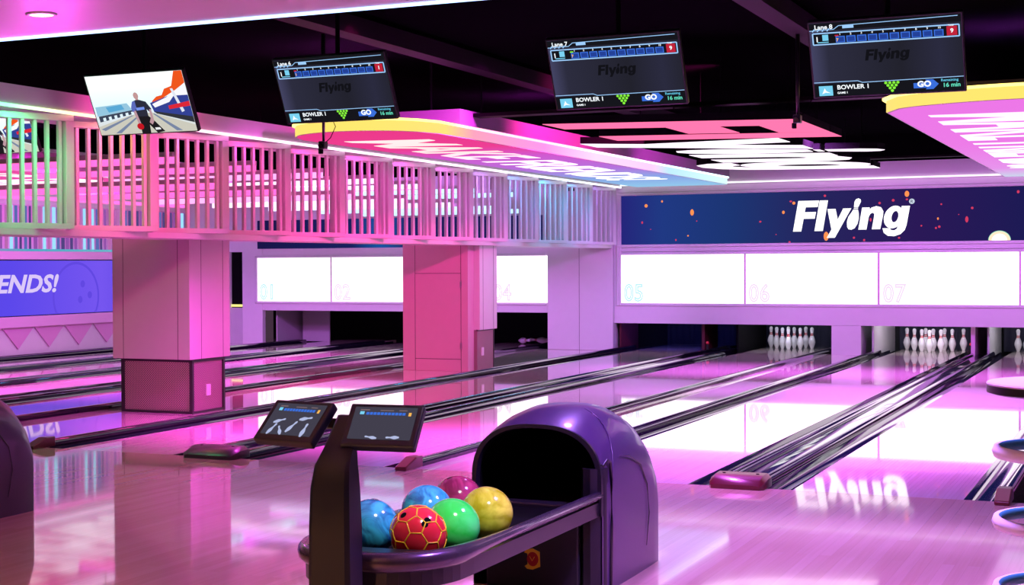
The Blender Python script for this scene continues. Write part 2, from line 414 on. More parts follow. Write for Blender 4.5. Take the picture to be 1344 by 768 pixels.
for k, (a, b) in pan.items():
    t = empty('masking_light', ((a+b)/2, YW, (ZPB+ZPT)/2))
    tag(t, plabel[k], 'light panel', 'white lit panels above the pin openings')
    hw = (b-a)/2; hz = (ZPT-ZPB)/2
    box('diffuser', M['panel_light'], -hw, hw, -.016, -.002, -hz, hz, t)
    MB().text(k, .42, lambda u, v, w_, q=-hw+.05: (q+u, -.020-w_*.5, -hz+.04+v*.98), outline=.015, bold=.0, xs=.8, space=1.06).build('number', M['num_teal' if k in ('05', '01') else 'num_pink'], t)
    box('edge_trim', M['ledge'], hw, hw+.03, -.02, -.002, -hz, hz, t)

# the long screen with the wordmark
def screen_mat():
    return emit_ramp('long_screen', 0, -8.4, 1.5, [(0, srgb(44, 40, 140)), (.08, srgb(38, 66, 150)), (.2, srgb(34, 62, 132)), (.33, srgb(44, 44, 108)), (.5, srgb(50, 30, 100)), (.7, srgb(30, 32, 96)), (1, srgb(20, 40, 110))], .75)
ls = empty('led_screen'); tag(ls, 'long dark blue screen with a white wordmark and orange sparks', 'screen')
box('display', screen_mat(), -8.33, XR, YW-.01, YW-.002, ZFB, ZFT, ls)
LOGO = {
 'F': [(67,410),(120,100),(325,100),(312,165),(193,165),(183,215),(295,215),(282,282),(172,282),(148,410)],
 'l': [(280,408),(332,100),(413,100),(362,408)],
 'y': [(408,188),(487,188),(508,295),(562,185),(640,185),(480,478),(402,478),(447,395)],
 'head': [(666,172),(672,120),(686,95),(710,87),(731,98),(733,120),(714,160),(706,174)],
 'neck': [(664,190),(667,180),(706,180),(704,190)],
 'body': [(660,198),(704,198),(712,240),(712,290),(700,340),(672,385),(640,400),(612,394),(600,370),(598,320),(612,270),(640,230)],
 'n': [(708,400),(745,180),(818,180),(815,202),(835,182),(880,168),(925,180),(948,220),(945,260),(918,398),(838,398),(860,270),(862,245),(845,232),(822,245),(808,275),(786,400)],
 'gstem': [(1122,172),(1200,172),(1167,362),(1150,410),(1110,450),(1050,470),(990,465),(952,435),(940,390),(1008,390),(1022,408),(1050,412),(1075,398),(1088,365)],
}
def gbowl():
    o, i = [], []
    for k in range(28):
        t = 2*PI*k/28
        x, y = math.cos(t), math.sin(t)
        o.append((1046+(92*x)-(18*y), 280+112*y)); i.append((1058+(32*x)-(9*y), 276+56*y))
    return o, i
def logo_into(mb, fn, d, letters=None):
    for k, p in LOGO.items():
        if letters is None or k in letters: mb.prism(p, fn, d)
    if letters is None or 'gstem' in letters:
        o, i = gbowl(); mb.ring(o, i, fn, d)
    return mb
KX = 1.84/(1200-67); KZ = .508/(410-100)
lo = logo_into(MB(), lambda u, v, w_: (-5.392+(u-67)*KX, YW-.013-w_, 2.045+(410-v)*KZ), .006).build('wordmark', emit('logo_white', (1, 1, 1), 1.5), ls)
rg = MB(); cx, cz = -5.392+(1217-67)*KX, 2.045+(410-128)*KZ
rg.lathe([(0, .0), (.043, 0), (.043, .004), (0, .004)], (0, 0, 0), 20)
o = rg.build('registered_mark', emit('mark_grey', (.65, .75, .9), .9), ls); o.location = (cx, YW-.013, cz); o.rotation_euler = (PI/2, 0, 0)
o = MB().text('R', .07, lambda u, v, w_: (u-.022, v-.025, w_), .003).build('registered_letter', emit('mark_dark', (.02, .02, .05), 1), ls); o.location = (cx, YW-.018, cz); o.rotation_euler = (PI/2, 0, 0)
sparks = [(-7.88,2.53,.028,.03,0),(-7.6,2.6,.016,.02,0),(-7.95,2.24,.016,.022,1),(-7.08,2.40,.032,.055,0),(-7.0,2.25,.01,.01,1),(-7.15,2.0,.014,.014,0),(-7.36,1.93,.013,.018,1),(-5.55,2.37,.022,.028,0),(-5.93,2.22,.02,.015,1),(-5.43,2.55,.022,.015,1),(-5.30,2.4,.012,.012,1),(-7.8,2.12,.008,.008,1),(-5.67,2.0,.008,.01,1),
          (-5.38,2.52,.025,.025,0),(-4.86,1.96,.04,.075,0),(-5.45,1.87,.018,.018,1),(-4.88,2.63,.02,.02,1),(-4.02,2.49,.02,.02,1),(-3.81,2.53,.022,.022,1),(-3.6,2.63,.035,.05,0),(-3.6,2.54,.018,.016,1),(-4.16,2.22,.016,.03,1),(-4.42,1.93,.018,.018,1),(-4.26,1.89,.018,.018,1),(-3.72,1.92,.018,.016,1),(-3.38,2.11,.014,.014,1),(-3.08,2.45,.014,.014,1),(-3.13,2.22,.014,.02,0),(-3.11,2.09,.02,.02,1),(-3.16,2.07,.016,.018,1),(-2.62,2.38,.02,.02,1),(-2.7,2.20,.024,.05,1),(-2.82,2.28,.008,.008,1),(-1.95,2.62,.02,.025,1)]
for kind, nm, mt in ((0, 'orange_spark_dot', emit('spark_orange', (1, .28, .08), 1.1)), (1, 'red_spark_dot', emit('spark_red', (.75, .05, .14), .9))):
    for x, z, a, b, k in sparks:
        if k == kind: MB().prism([(a*math.cos(2*PI*i/12), b*math.sin(2*PI*i/12)) for i in range(12)], lambda u, v, w_: (x+u, YW-.0115-w_, z+v), .0012).build(nm, mt, ls)
bx, bz = -2.22, 1.862
for r_, mt, dz, dx, n_ in ((.165, emit('ball_green', (.45, 1, .75), .8), 0, 0, 'planet_rim'), (.157, emit('ball_cream', (1, .78, .55), 1.1), -.003, .0, 'planet'), (.11, emit('ball_white', (1, 1, .95), 1.6), .0, .0, 'planet_shine')):
    MB().prism([(r_*math.cos(PI*i/20), r_*.92*math.sin(PI*i/20)) for i in range(21)], lambda u, v, w_: (bx+dx+u, YW-.0115-w_-(.165-r_)*.02, bz+dz+v), .001).build(n_, mt, ls)
ls2 = empty('led_screen'); tag(ls2, 'dark blue screen strip seen behind the slatted screen above panels 01 to 04', 'screen')
box('display', emit_ramp('left_screen', 0, -15.6, -9.7, [(0, srgb(30, 26, 84)), (.35, srgb(30, 40, 110)), (.45, srgb(30, 100, 190)), (.55, srgb(34, 40, 110)), (1, srgb(34, 34, 96))], .7), -15.6, -9.7, YW-.02, YW-.002, ZFB, ZFT-.3, ls2)

# ------------------------------------------------------------------ pins
PIN = [(0, 0), (.0258, 0), (.0283, .012), (.0360, .035), (.0500, .075), (.0585, .105), (.0606, .117), (.0580, .145), (.0500, .178), (.0390, .205), (.0290, .228), (.0235, .248), (.0228, .256), (.0240, .278), (.0285, .310), (.0323, .335), (.0318, .350), (.0270, .366), (.0170, .377), (0, .381)]
def make_pin():
    t = empty('bowling_pin')
    b = MB().lathe(PIN, n=20).build('pin_body', M['pin_white'], t, smooth=True)
    for z0, z1 in ((.232, .246), (.256, .270)):
        def rad(z):
            for (ra, za), (rb, zb) in zip(PIN, PIN[1:]):
                if za <= z <= zb: return ra+(rb-ra)*(z-za)/max(1e-6, zb-za)+.0008
        MB().lathe([(rad(z0)-.002, z0), (rad(z0), z0), (rad((z0+z1)/2), (z0+z1)/2), (rad(z1), z1), (rad(z1)-.002, z1)], n=20).build('neck_stripe', M['pin_red'], t, smooth=True)
    return t
proto = make_pin(); used = [False]
def pin(x, y, label, group, rot=None, z=0):
    o = proto if not used[0] else copy_tree(proto); used[0] = True
    o.location = (x, y, z)
    if rot: o.rotation_euler = rot
    tag(o, label, 'bowling pin', group)
names = {1: 'front pin', 2: 'left pin of the second row', 3: 'right pin of the second row', 4: 'left pin of the third row', 5: 'middle pin of the third row', 6: 'right pin of the third row', 7: 'leftmost pin of the back row', 8: 'second from left in the back row', 9: 'third from left in the back row', 10: 'rightmost pin of the back row'}
POS = {1: (0, 0), 2: (-1, 1), 3: (1, 1), 4: (-2, 2), 5: (0, 2), 6: (2, 2), 7: (-3, 3), 8: (-1, 3), 9: (1, 3), 10: (3, 3)}
rk = {7: 'the full ten-pin rack', 6: 'the nine-pin rack', 8: 'the cut-off far right rack'}
for ln, ks in ((7, range(1, 11)), (6, range(1, 10)), (8, (4, 7, 2))):
    c = sum(LANES[ln])/2
    for k in ks:
        i, j = POS[k]
        pin(c+i*.1524, 18.29+j*.264, f'bowling pin, {names[k]} in {rk[ln]}', f'bowling pins of {rk[ln]}')
pin(-10.85, 18.75, 'white bowling pin lying on its side in the pit under panel 04, left one', 'fallen pins under panel 04', (PI/2-.05, 0, .9), .062)
pin(-10.33, 18.95, 'white bowling pin lying on its side in the pit under panel 04, right one', 'fallen pins under panel 04', (PI/2-.05, 0, -1.1), .062)
for x, y, z, lab in ((-6.80, 16.9, .044, 'small black sensor post with red tip at the lane 05 gutter'), (-2.78, 18.55, 0.012, 'small dark sensor with red tip at the right of the lane 07 pins')):
    t = empty('lane_sensor', (x, y, z)); tag(t, lab, 'sensor')
    MB().box(-.02, .02, -.02, .02, .004, .10).build('post', M['black_plastic'], t, bevel=.004)
    MB().lathe([(0, .10), (.028, .10), (.03, .125), (.02, .145), (0, .15)], n=12).build('tip', M['red_dot'], t, smooth=True)

# ------------------------------------------------------------------ left side wall
lw = MB(); lw.box(-17.4, -17.2, -6, YW, 0, 3.6)
struct(lw.build('wall_left', M['white_paint']), 'pale side wall beyond the far lanes behind the purple boards', 'wall')
tri = empty('triangle_frieze', (-17.192, 12.5, 0)); tag(tri, 'row of pink triangles hanging over a lavender skirting on the side wall', 'wall decoration')
mb = MB(); Y0 = 11.37-12.5-.895*8
for k in range(14):
    y = Y0+k*.893
    mb.prism([(y-.44, .50), (y+.44, .50), (y, .13)], lambda u, v, w_: (w_, u, v), .02)
mb.build('triangles', M['triangle'], tri)
box('ledge', M['ledge'], 0, .09, -12, 4.4, .50, .685, tri, bevel=.01)
box('skirting', M['black_gloss'], 0, .06, -12, 4.4, 0, .035, tri)
bd = empty('slat_board', (-17.192, 12.5, 0)); tag(bd, 'violet slatted wall board with white slogan and ghosted bowling ball', 'wall board')
M['violet'] = emit_ramp('violet_board', 1, -8, 3, [(0, srgb(84, 60, 220)), (.6, srgb(92, 72, 235)), (.85, srgb(118, 86, 240)), (1, srgb(90, 68, 225))], 1.0)
mb = MB()
for k in range(130):
    y = -9.5+k*.108
    if y < 4.4: mb.box(0, .03, y, y+.098, .70, 1.64)
mb.build('slats', M['violet'], bd)
box('backing', M['black_matte'], 0, .012, -9.5, 4.4, .69, 1.65, bd)
M['slogan'] = emit('slogan_white', srgb(225, 205, 255), .95)
MB().text('MAKE FRIENDS!', .42, lambda u, v, w_: (.032+w_, u, v), .004, .012, .25, 'RIGHT', 1.5).build('slogan', M['slogan'], bd)
s_ = bpy.data.objects['slogan']; s_.location = (0, -.05, 1.10)
M['ghost'] = emit('ghost_ball', srgb(104, 78, 225), 1.); M['ghost2'] = emit('ghost_hole', srgb(98, 72, 226), 1.)
yc, zc_ = 13.05-12.5, 1.0
mb = MB(); O = [(yc+.72*math.cos(2*PI*k/40), zc_+.62*math.sin(2*PI*k/40)) for k in range(40)]; I = [(yc+.67*math.cos(2*PI*k/40), zc_+.575*math.sin(2*PI*k/40)) for k in range(40)]
O = [(y, min(1.63, max(.71, z))) for y, z in O]; I = [(y, min(1.628, max(.712, z))) for y, z in I]
mb.ring(O, I, lambda u, v, w_: (.0312+w_, u, v), .001).build('ball_outline', M['ghost2'], bd)
mb = MB()
for dy, dz in ((.2, .22), (.12, -.06), (.42, .02)): mb.prism([(yc+dy+.07*math.cos(2*PI*k/14), zc_+dz+.065*math.sin(2*PI*k/14)) for k in range(14)], lambda u, v, w_: (.0312+w_, u, v), .001)
mb.build('ball_hole_dot', M['ghost2'], bd)
bt = empty('ledge_light', (-17.192, 12.5, 0)); tag(bt, 'pink ledge with cyan light line above the violet board', 'wall light')
box('ledge', M['ledge'], 0, .12, -12, 4.4, 1.66, 1.80, bt, bevel=.01)
box('light_line', emit_ramp('cyan_line', 1, -3, 4, [(0, (.5, .2, .7)), (.3, (.1, .5, .7)), (.75, (.2, .6, .75)), (1, (.5, .3, .8))], .8), 0, .10, -12, 4.4, 1.80, 1.84, bt)
st = MB(); cols = [srgb(190, 110, 220), srgb(120, 140, 230), srgb(240, 140, 230), srgb(110, 90, 170), srgb(150, 210, 240)]
up_ = empty('striped_glow_board', (-17.192, 12.5, 0)); tag(up_, 'upright multi-coloured glowing strips above the cyan line on the side wall', 'wall light')
box('backing', M['ledge'], 0, .01, -12, 4.4, 1.841, 2.6, up_)
gm = [emit('strip_%d' % i, c, .55 if i != 4 else 1.2) for i, c in enumerate(cols)]
for k in range(70):
    y = -5+k*.135; wd_ = .035+.05*random.random()
    MB().box(.011, .03, y, y+wd_, 1.841, 2.58).build('glow_strip', gm[(k*2+k//5) % 5], up_)
for z, c, e in ((2.72, (1, .15, .6), 1.5), (2.93, (1, .7, 1), 1.6), (3.12, (.8, .3, 1), 1.2)):  # added glowing bars that brighten the view behind the slats
    t = empty('added_wall_tube', (-17.192, 12.5, z)); tag(t, 'long horizontal light tube added high on the side wall, %s' % {2.72: 'pink, lowest of three', 2.93: 'white, middle of three', 3.12: 'violet, topmost of three'}[z], 'light tube', 'light tubes added on the side wall')
    box('tube', emit('tube_%d' % int(z*100), c, e), .02, .07, -11, 4.3, -.03, .03, t); box('base', M['white_paint'], 0, .018, -11, 4.3, -.05, .05, t)
# added light tubes standing in for bright clutter glimpsed through the slats
for k, (y, c, nm) in enumerate(((4.2, (1, .12, .5), 'hot pink, nearest'), (6.0, (1, .12, .5), 'pink, second'), (7.8, (1, .35, .8), 'rose, third'), (9.6, (1, .7, 1), 'white, fourth'), (11.4, (.75, .75, 1), 'pale lilac, fifth'), (13.2, (.5, .8, 1), 'pale blue, sixth'), (15.0, (.45, .85, 1), 'blue, farthest'))):
    for zz, dz in ((2.70, 0), (2.45, 1)):
        t = empty('added_cross_tube', (-11.2, y+dz*.9, zz)); tag(t, f'{nm} light tube added crosswise over the far lanes in place of clutter, {"upper" if not dz else "lower"} row', 'light tube', 'light tubes added behind the slats')
        box('tube', emit('xtube', c, 1.6), -1.6, 1.6, -.05, .05, -.035, .035, t)
        box('housing', M['white_paint'], -1.6, 1.6, -.06, .06, .036, .09, t)
        hb = MB()
        for x in (-1.2, 1.2): hb.tube([(x, 0, .09), (x, 0, 3.6-zz)], .006, 6)
        hb.build('hanger', M['black_matte'], t)

# ------------------------------------------------------------------ two big pillars under the slatted screen
p1 = empty('pillar', (-9.24, 3.5, 0)); tag(p1, 'big square clad pillar with brown perforated metal base and socket', 'pillar', None, 'structure')
X = lambda v: v+9.24
Yv = lambda v: v-3.5
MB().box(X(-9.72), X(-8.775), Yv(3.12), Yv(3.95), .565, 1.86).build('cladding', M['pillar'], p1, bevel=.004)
s = MB()
for x in (-9.59, -8.92): s.box(X(x), X(x)+.006, Yv(3.1185), Yv(3.122), .565, 1.86)
for y in (3.35, 3.80): s.box(X(-8.777), X(-8.7735), Yv(y), Yv(y)+.006, .565, 1.86)
s.build('seam', M['seam'], p1)
MB().box(X(-9.655), X(-8.815), Yv(3.22), Yv(3.86), 0, .56).build('perforated_base', M['perf'], p1)
fr = MB()
for x, y in ((-9.655, 3.22), (-8.815, 3.22), (-8.815, 3.86), (-9.655, 3.86)): fr.box(X(x)-.018, X(x)+.018, Yv(y)-.018, Yv(y)+.018, 0, .56)
for z in (0, .535):
    fr.box(X(-9.665), X(-8.805), Yv(3.205), Yv(3.23), z, z+.025); fr.box(X(-8.825), X(-8.80), Yv(3.21), Yv(3.87), z, z+.025)
fr.build('base_frame', M['steel_dark'], p1)
MB().box(X(-8.817), X(-8.80), Yv(3.50), Yv(3.585), .17, .29).build('wall_socket', M['socket'], p1, bevel=.004)

p2 = empty('pillar', (-9.2, 11, 0)); tag(p2, 'pink-lit square pillar with an access door and a small perforated grille', 'pillar', None, 'structure')
X2 = lambda v: v+9.2
Y2 = lambda v: v-11
MB().box(X2(-9.70), X2(-8.69), Y2(10.62), Y2(10.85), 0, 1.86).build('front_cladding', M['pillar_pink_lit'], p2, bevel=.004)
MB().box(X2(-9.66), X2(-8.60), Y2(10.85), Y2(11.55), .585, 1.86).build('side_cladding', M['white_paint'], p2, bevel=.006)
MB().box(X2(-9.66), X2(-8.64), Y2(10.85), Y2(11.50), 0, .585).build('perforated_base', M['perf'], p2)
s = MB()
for (x0, z0, x1, z1) in ((-9.51, 0, -9.504, 1.86), (-8.80, 0, -8.794, 1.86), (-9.51, 1.40, -8.80, 1.407), (-9.51, .17, -8.80, .177)):
    s.box(X2(x0), X2(x1), Y2(10.6175), Y2(10.622), z0, z1)
for y in (10.98, 11.4): s.box(X2(-8.6015), X2(-8.598), Y2(y), Y2(y)+.006, .585, 1.86)
s.build('seam', M['seam'], p2)
hg = MB()
for z in (1.2, .32): hg.box(X2(-8.81), X2(-8.785), Y2(10.612), Y2(10.62), z, z+.09)
hg.build('hinge', M['metal'], p2)
MB().box(X2(-8.641), X2(-8.628), Y2(11.0), Y2(11.09), .21, .33).build('wall_socket', M['socket'], p2, bevel=.004)
fr = MB(); fr.box(X2(-8.655), X2(-8.632), Y2(11.49), Y2(11.515), 0, .585); fr.box(X2(-8.66), X2(-8.632), Y2(10.85), Y2(11.5), .57, .59)
fr.build('base_frame', M['steel_dark'], p2)

# ------------------------------------------------------------------ slatted bulkhead
PITCH = 1.348; YB = .478; XB = -8.40; TH = math.radians(21)
hd = MB(); hd.box(-9.15, -8.30, -7, YW, 2.865, 3.03)
struct(hd.build('trim_5', M['white_paint']), 'long soffit band over the slatted screen', 'trim')
struct(MB().box(-9.02, -8.46, -7, YW-.1, 1.80, 1.853).box(-9.02, -8.97, -7, YW-.1, 1.853, 1.90).build('trim_6', M['white_paint']), 'long white ledge carrying the slatted screen', 'trim')
LEDR = [(0, (.15, 1, .45)), (.27, (.25, 1, .5)), (.31, (1, .65, .35)), (.36, (1, .45, .6)), (.5, (1, .7, .95)), (.7, (1, .8, 1)), (.85, (.75, .95, 1)), (1, (.8, .85, 1))]
tag(box('light_strip', emit_ramp('bulkhead_led', 1, -7, YW, LEDR, 2.4), -8.312, -8.285, -7, YW-.12, 2.842, 2.866), 'thin glowing light line along the top of the slatted screen', 'light strip')
tag(box('light_strip', emit_ramp('wall_led', 0, -8.4, XR, [(0, (.85, .95, 1)), (.3, (1, .75, 1)), (.6, (1, .85, 1)), (1, (.6, 1, .9))], 1.8), -8.3, XR, YW-.15, YW-.125, ZC, ZC+.022), 'thin glowing light line along the top of the wall over the long blue screen', 'light strip')
ordn = ['first', 'second', 'third', 'fourth', 'fifth', 'sixth', 'seventh', 'eighth', 'ninth', 'tenth', 'eleventh', 'twelfth', 'thirteenth', 'fourteenth']
def make_panel():
    t = empty('slatted_screen')
    L = .97                                  # along local +x, right end at origin, room side towards local -y
    fr = MB(); d = .10; z0, z1 = 1.855, 2.842
    fr.box(-L, 0, -d, 0, z0, z0+.05); fr.box(-L, 0, -d, 0, z1-.055, z1)
    fr.box(-.085, 0, -d, 0, z0+.05, z1-.055); fr.box(-L, -L+.03, -d, 0, z0+.05, z1-.055)
    # short return that links this panel to the one before it
    a = Vector((-L+.01, -d*.5, 0)); b = Vector((-PITCH*math.cos(TH)-.01, -PITCH*math.sin(TH)-d*.1, 0)); b = b+(a-b).normalized()*.11
    ax = (b-a).normalized(); ay = Vector((-ax.y, ax.x, 0)); c = (a+b)/2; hl = (b-a).length/2
    for zc, hz in ((z0+.025, .025), (z1-.0275, .0275)): fr.obox((c.x, c.y, zc), ax, ay, (0, 0, 1), hl, .02, hz)
    fr.build('frame', M['slat'], t, bevel=.004)
    n = 7
    for k in range(n):
        x = -L+.085+(L-.215)*k/(n-1)
        sl = MB(); sl.box(x-.018, x+.014, -d+.018, -d+.042, z0+.05, z1-.055); sl.box(x-.010, x+.020, -d+.042, -d+.066, z0+.05, z1-.055)
        sl.build('slat', M['slat'], t)
    for q in (.3, .7):
        p = a.lerp(b, q)
        MB().obox((p.x, p.y, (z0+z1)/2), ax, ay, (0, 0, 1), .018, .018, (z1-z0)/2-.052).build('slat', M['slat'], t)
    return t
pp0 = make_panel()
plab = ['pale slatted panel with green-lit slats at the left edge of the photo', 'slatted panel with blue and amber slats behind the promo screen', 'pink slatted panel straight above the meshed pillar', 'hot pink slatted panel right of the meshed pillar top', 'hot pink slatted panel below the dangling camera pole',
        'pink slatted panel just right of the dangling camera pole', 'pink slatted panel left of the pink pillar top', 'pink slatted panel directly over the pink pillar front', 'lilac slatted panel over the right edge of the pink pillar', 'blue-tinted slatted panel over the panel 04 light', 'cyan slatted panel, third from the wall end of the row', 'lavender slatted panel, second from the wall end of the row', 'dim lilac slatted panel at the wall end of the row']
for k in range(13):
    o = pp0 if k == 0 else copy_tree(pp0)
    # local -y faces the room; local x runs along the panel towards the far wall
    o.location = (XB, YB+PITCH*k, 0); o.rotation_euler = (0, 0, PI/2-TH)
    tag(o, plab[k], 'slatted screen', 'slatted panels of the overhead screen')
for k in range(-2, 0):
    o = copy_tree(pp0); o.location = (XB, YB+PITCH*k, 0)
    tag(o, 'pale slatted panel before the one at the left edge, %s of the row' % ('start' if k == -2 else 'second'), 'slatted screen', 'slatted panels of the overhead screen')

# ------------------------------------------------------------------ ceilings
struct(box('ceiling', M['black_ceiling'], -18.5, 4, -2.2, 21, 3.6, 3.7), 'black ceiling over the lanes', 'ceiling')
struct(box('ceiling', M['white_paint'], -18.5, 4, -15, -2.22, 3.1, 3.22), 'pink-lit plaster ceiling over the approach', 'ceiling')
struct(box('trim_7', M['black_ceiling'], -18.5, 4, -2.22, -2.2, 3.12, 3.6), 'black riser between the two ceilings', 'trim')
tag(box('light_strip', emit('edge_led', (.35, .55, 1), 3.2), -18.5, 4, -2.23, -2.195, 3.085, 3.115), 'blue-white light line along the edge of the pink ceiling', 'light strip')
dl = empty('downlight', (-6.13, -2.99, 3.1)); tag(dl, 'round bright downlight in the pink ceiling', 'downlight')
MB().lathe([(0, -.006), (.075, -.006), (.078, 0), (0, 0)]).build('lens', emit('downlight_lens', (1, .85, .85), 6), dl)
MB().lathe([(.078, -.002), (.078, -.012), (.098, -.008), (.1, 0), (.078, 0)]).build('bezel', M['white_paint'], dl, smooth=True)
for x, y0, y1, lab in ((-5.85, -2, 16, 'dim purple ceiling beam above the lane 06 screen'), (-2.6, -2, 16, 'dim purple ceiling beam left of the lane 08 screen')):
    struct(box('beam', M['beam'], x-.09, x+.09, y0, y1, 3.40, 3.55), lab, 'beam')
struct(box('beam', M['beam'], -6.3, -2.05, 4.1, 4.3, 3.0, 3.035), 'thin purple-lit beam crossing the black ceiling above the hanging letters', 'beam')
struct(box('beam', M['beam'], -4.3, 2, 13.4, 13.55, 3.0, 3.03), 'thin purple-lit beam crossing the ceiling near the far wall', 'beam')
for x in (-6.0, -4.2, -2.2):
    tag(MB().tube([(x, 4.2, 3.03), (x, 4.2, 3.6)], .01, 6).build('hanger_rod', M['black_matte']), 'black hanger rod of the crossing ceiling beam, %s' % {-6.0: 'by the left light box', -4.2: 'in the middle', -2.2: 'by the right light box'}[x], 'rod', 'ceiling hanger rods')
for x in (-4.0, .9):
    tag(MB().tube([(x, 13.475, 3.03), (x, 13.475, 3.6)], .01, 6).build('hanger_rod', M['black_matte']), 'black hanger rod of the far ceiling beam, %s' % ('by the hanging letters' if x < -2 else 'beyond the magenta light box'), 'rod', 'ceiling hanger rods')

# hanging light boxes with slogan
def rr(x0, x1, y0, y1, bulge):
    pts = []
    n = 16
    r = .28
    # near end: bulged arc with rounded corners
    for i in range(n+1):
        t = i/n; x = x0+(x1-x0)*t
        e = min(t, 1-t)*(x1-x0)
        c = 0 if e > r else r-math.sqrt(max(0, r*r-(r-e)**2))
        pts.append((x, y0+bulge*(2*t-1)**2+c))
    pts += [(x1, y1), (x0, y1)]
    return pts
def grow(pts, cx, cy, sx, sy): return [(cx+(x-cx)*sx, cy+(y-cy)*sy) for x, y in pts]
def light_box(x0, x1, ramp, lramp, label, up_x1=None):
    y0, y1, z0 = 2.55, 15.2, 2.78
    t = empty('light_box'); tag(t, label, 'ceiling light box', 'hanging light boxes with a slogan')
    P = rr(x0, x1, y0, y1, .45); cx, cy = (x0+x1)/2, (y0+y1)/2
    MB().prism(P, lambda u, v, w_: (u, v, z0+w_), .10).build('tray', M['white_paint'], t)
    g = grow(P, cx, cy, .985, .997)
    MB().prism(g, lambda u, v, w_: (u, v, z0-.004+w_), .003).build('lit_face', emit_ramp('face_'+label[:6], 1, y0, y1, ramp, .85), t)
    G = grow(P, cx, cy, 1.03, 1.006); I = grow(P, cx, cy, .97, .994)
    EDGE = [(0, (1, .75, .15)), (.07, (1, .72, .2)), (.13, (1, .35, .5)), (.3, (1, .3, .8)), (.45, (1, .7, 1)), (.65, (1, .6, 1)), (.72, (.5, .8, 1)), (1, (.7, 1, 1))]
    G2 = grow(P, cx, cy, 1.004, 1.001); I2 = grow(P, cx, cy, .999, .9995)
    MB().ring(G2, I2, lambda u, v, w_: (u, v, z0+.004+w_), .096).build('painted_glow_band', emit_ramp('band_'+label[:6], 1, y0, y1, EDGE, 1.1), t)  # strip light falling on the tray side, put in as glowing colour
    MB().ring(G, I, lambda u, v, w_: (u, v, z0+.10+w_), .022).build('glow_line', emit_ramp('edge_'+label[:6], 1, y0, y1, EDGE, 3.), t)
    U = [(x0-.03, y0+1.2), (x1+.03, y0+1.2), (x1+.03, y1+.04), (x0-.03, y1+.04)]
    MB().prism(U, lambda u, v, w_: (u, v, z0+.125+w_), .15).build('upper_tray', M['upper_tray'], t)
    hr = MB()
    for x in (x0+.4, x1-.4):
        for y in (y0+1.5, y1-1): hr.tube([(x, y, z0+.27), (x, y, 3.6)], .012, 6)
    hr.build('hanger', M['black_matte'], t)
    mb = MB()
    L = y1-y0
    # read from below: letters advance along +y, their tops towards +x
    mb.text('MAKE FRIENDS!', 1.0, lambda u, v, w_: (x0+.33+v*(x1-x0-.62)/.73, y0+1.0+u, z0-.006-w_), .004, .02, .2, 'LEFT', (L-1.6)/8.35)
    mb.build('slogan', emit_ramp('slog_'+label[:6], 1, y0, y1, lramp, 1.5), t)
    return t
RL = [(0, (1, .05, .30)), (.2, (1, .06, .35)), (.33, (.75, .12, .75)), (.55, (.55, .2, .85)), (.75, (.3, .45, .95)), (1, (.35, .7, 1))]
LL = [(0, (1, .62, .62)), (.25, (1, .55, .55)), (.45, (1, .75, 1)), (.7, (1, .9, 1)), (1, (.9, 1, 1))]
RR_ = [(0, (1, .22, .95)), (.4, (1, .24, .95)), (.8, (.95, .35, 1)), (1, (.7, .8, 1))]
LR = [(0, (1, .62, 1)), (.3, (1, .7, 1)), (.6, (1, .9, 1)), (1, (.8, 1, 1))]
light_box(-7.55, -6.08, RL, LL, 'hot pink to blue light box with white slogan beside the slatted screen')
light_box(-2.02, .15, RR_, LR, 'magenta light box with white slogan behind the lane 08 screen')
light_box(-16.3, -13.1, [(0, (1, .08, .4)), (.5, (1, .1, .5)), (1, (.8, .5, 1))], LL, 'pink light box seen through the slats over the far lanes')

# hanging letters
hs = empty('hanging_sign'); tag(hs, 'big pink and white glowing letters hanging flat from the black ceiling', 'sign')
ZS = 2.80
KH = 2.13/310; KL = (12.1-3.2)/(1200-67)
hfn = lambda u, v, w_: (-4.965+(410-v)*KH, 3.05+(u-67)*KL+(410-v)*KH*.13, ZS+w_)
pinkL = emit('sign_pink', (1, .16, .36), 1.25); whiteL = emit('sign_white', (1, .86, 1), 1.4)
for k in ('F', 'l', 'y', 'head', 'neck', 'body', 'n', 'gstem'):
    t_ = {'head': 'letter_dot', 'neck': 'letter_neck', 'body': 'letter_i', 'gstem': 'letter_g', 'F': 'letter_f'}.get(k, 'letter_'+k)
    logo_into(MB(), hfn, .004, (k,)).build(t_, pinkL if k in ('F', 'l') else whiteL, hs)
    # dark return behind the face
    logo_into(MB(), lambda u, v, w_: (-4.965+(410-v)*KH, 3.05+(u-67)*KL+(410-v)*KH*.13, ZS+.005+w_), .07, (k,)).build('letter_can', M['black_matte'], hs)
rods = MB()
for u, v in ((100, 250), (260, 140), (330, 250), (380, 380), (520, 330), (690, 120), (660, 320), (760, 250), (900, 300), (1000, 250), (1170, 200), (1150, 330), (960, 430)):
    x, y, z = hfn(u, v, .1); rods.tube([(x, y, z), (x, y, 3.6)], .006, 6)
rods.build('hanger', M['black_matte'], hs)

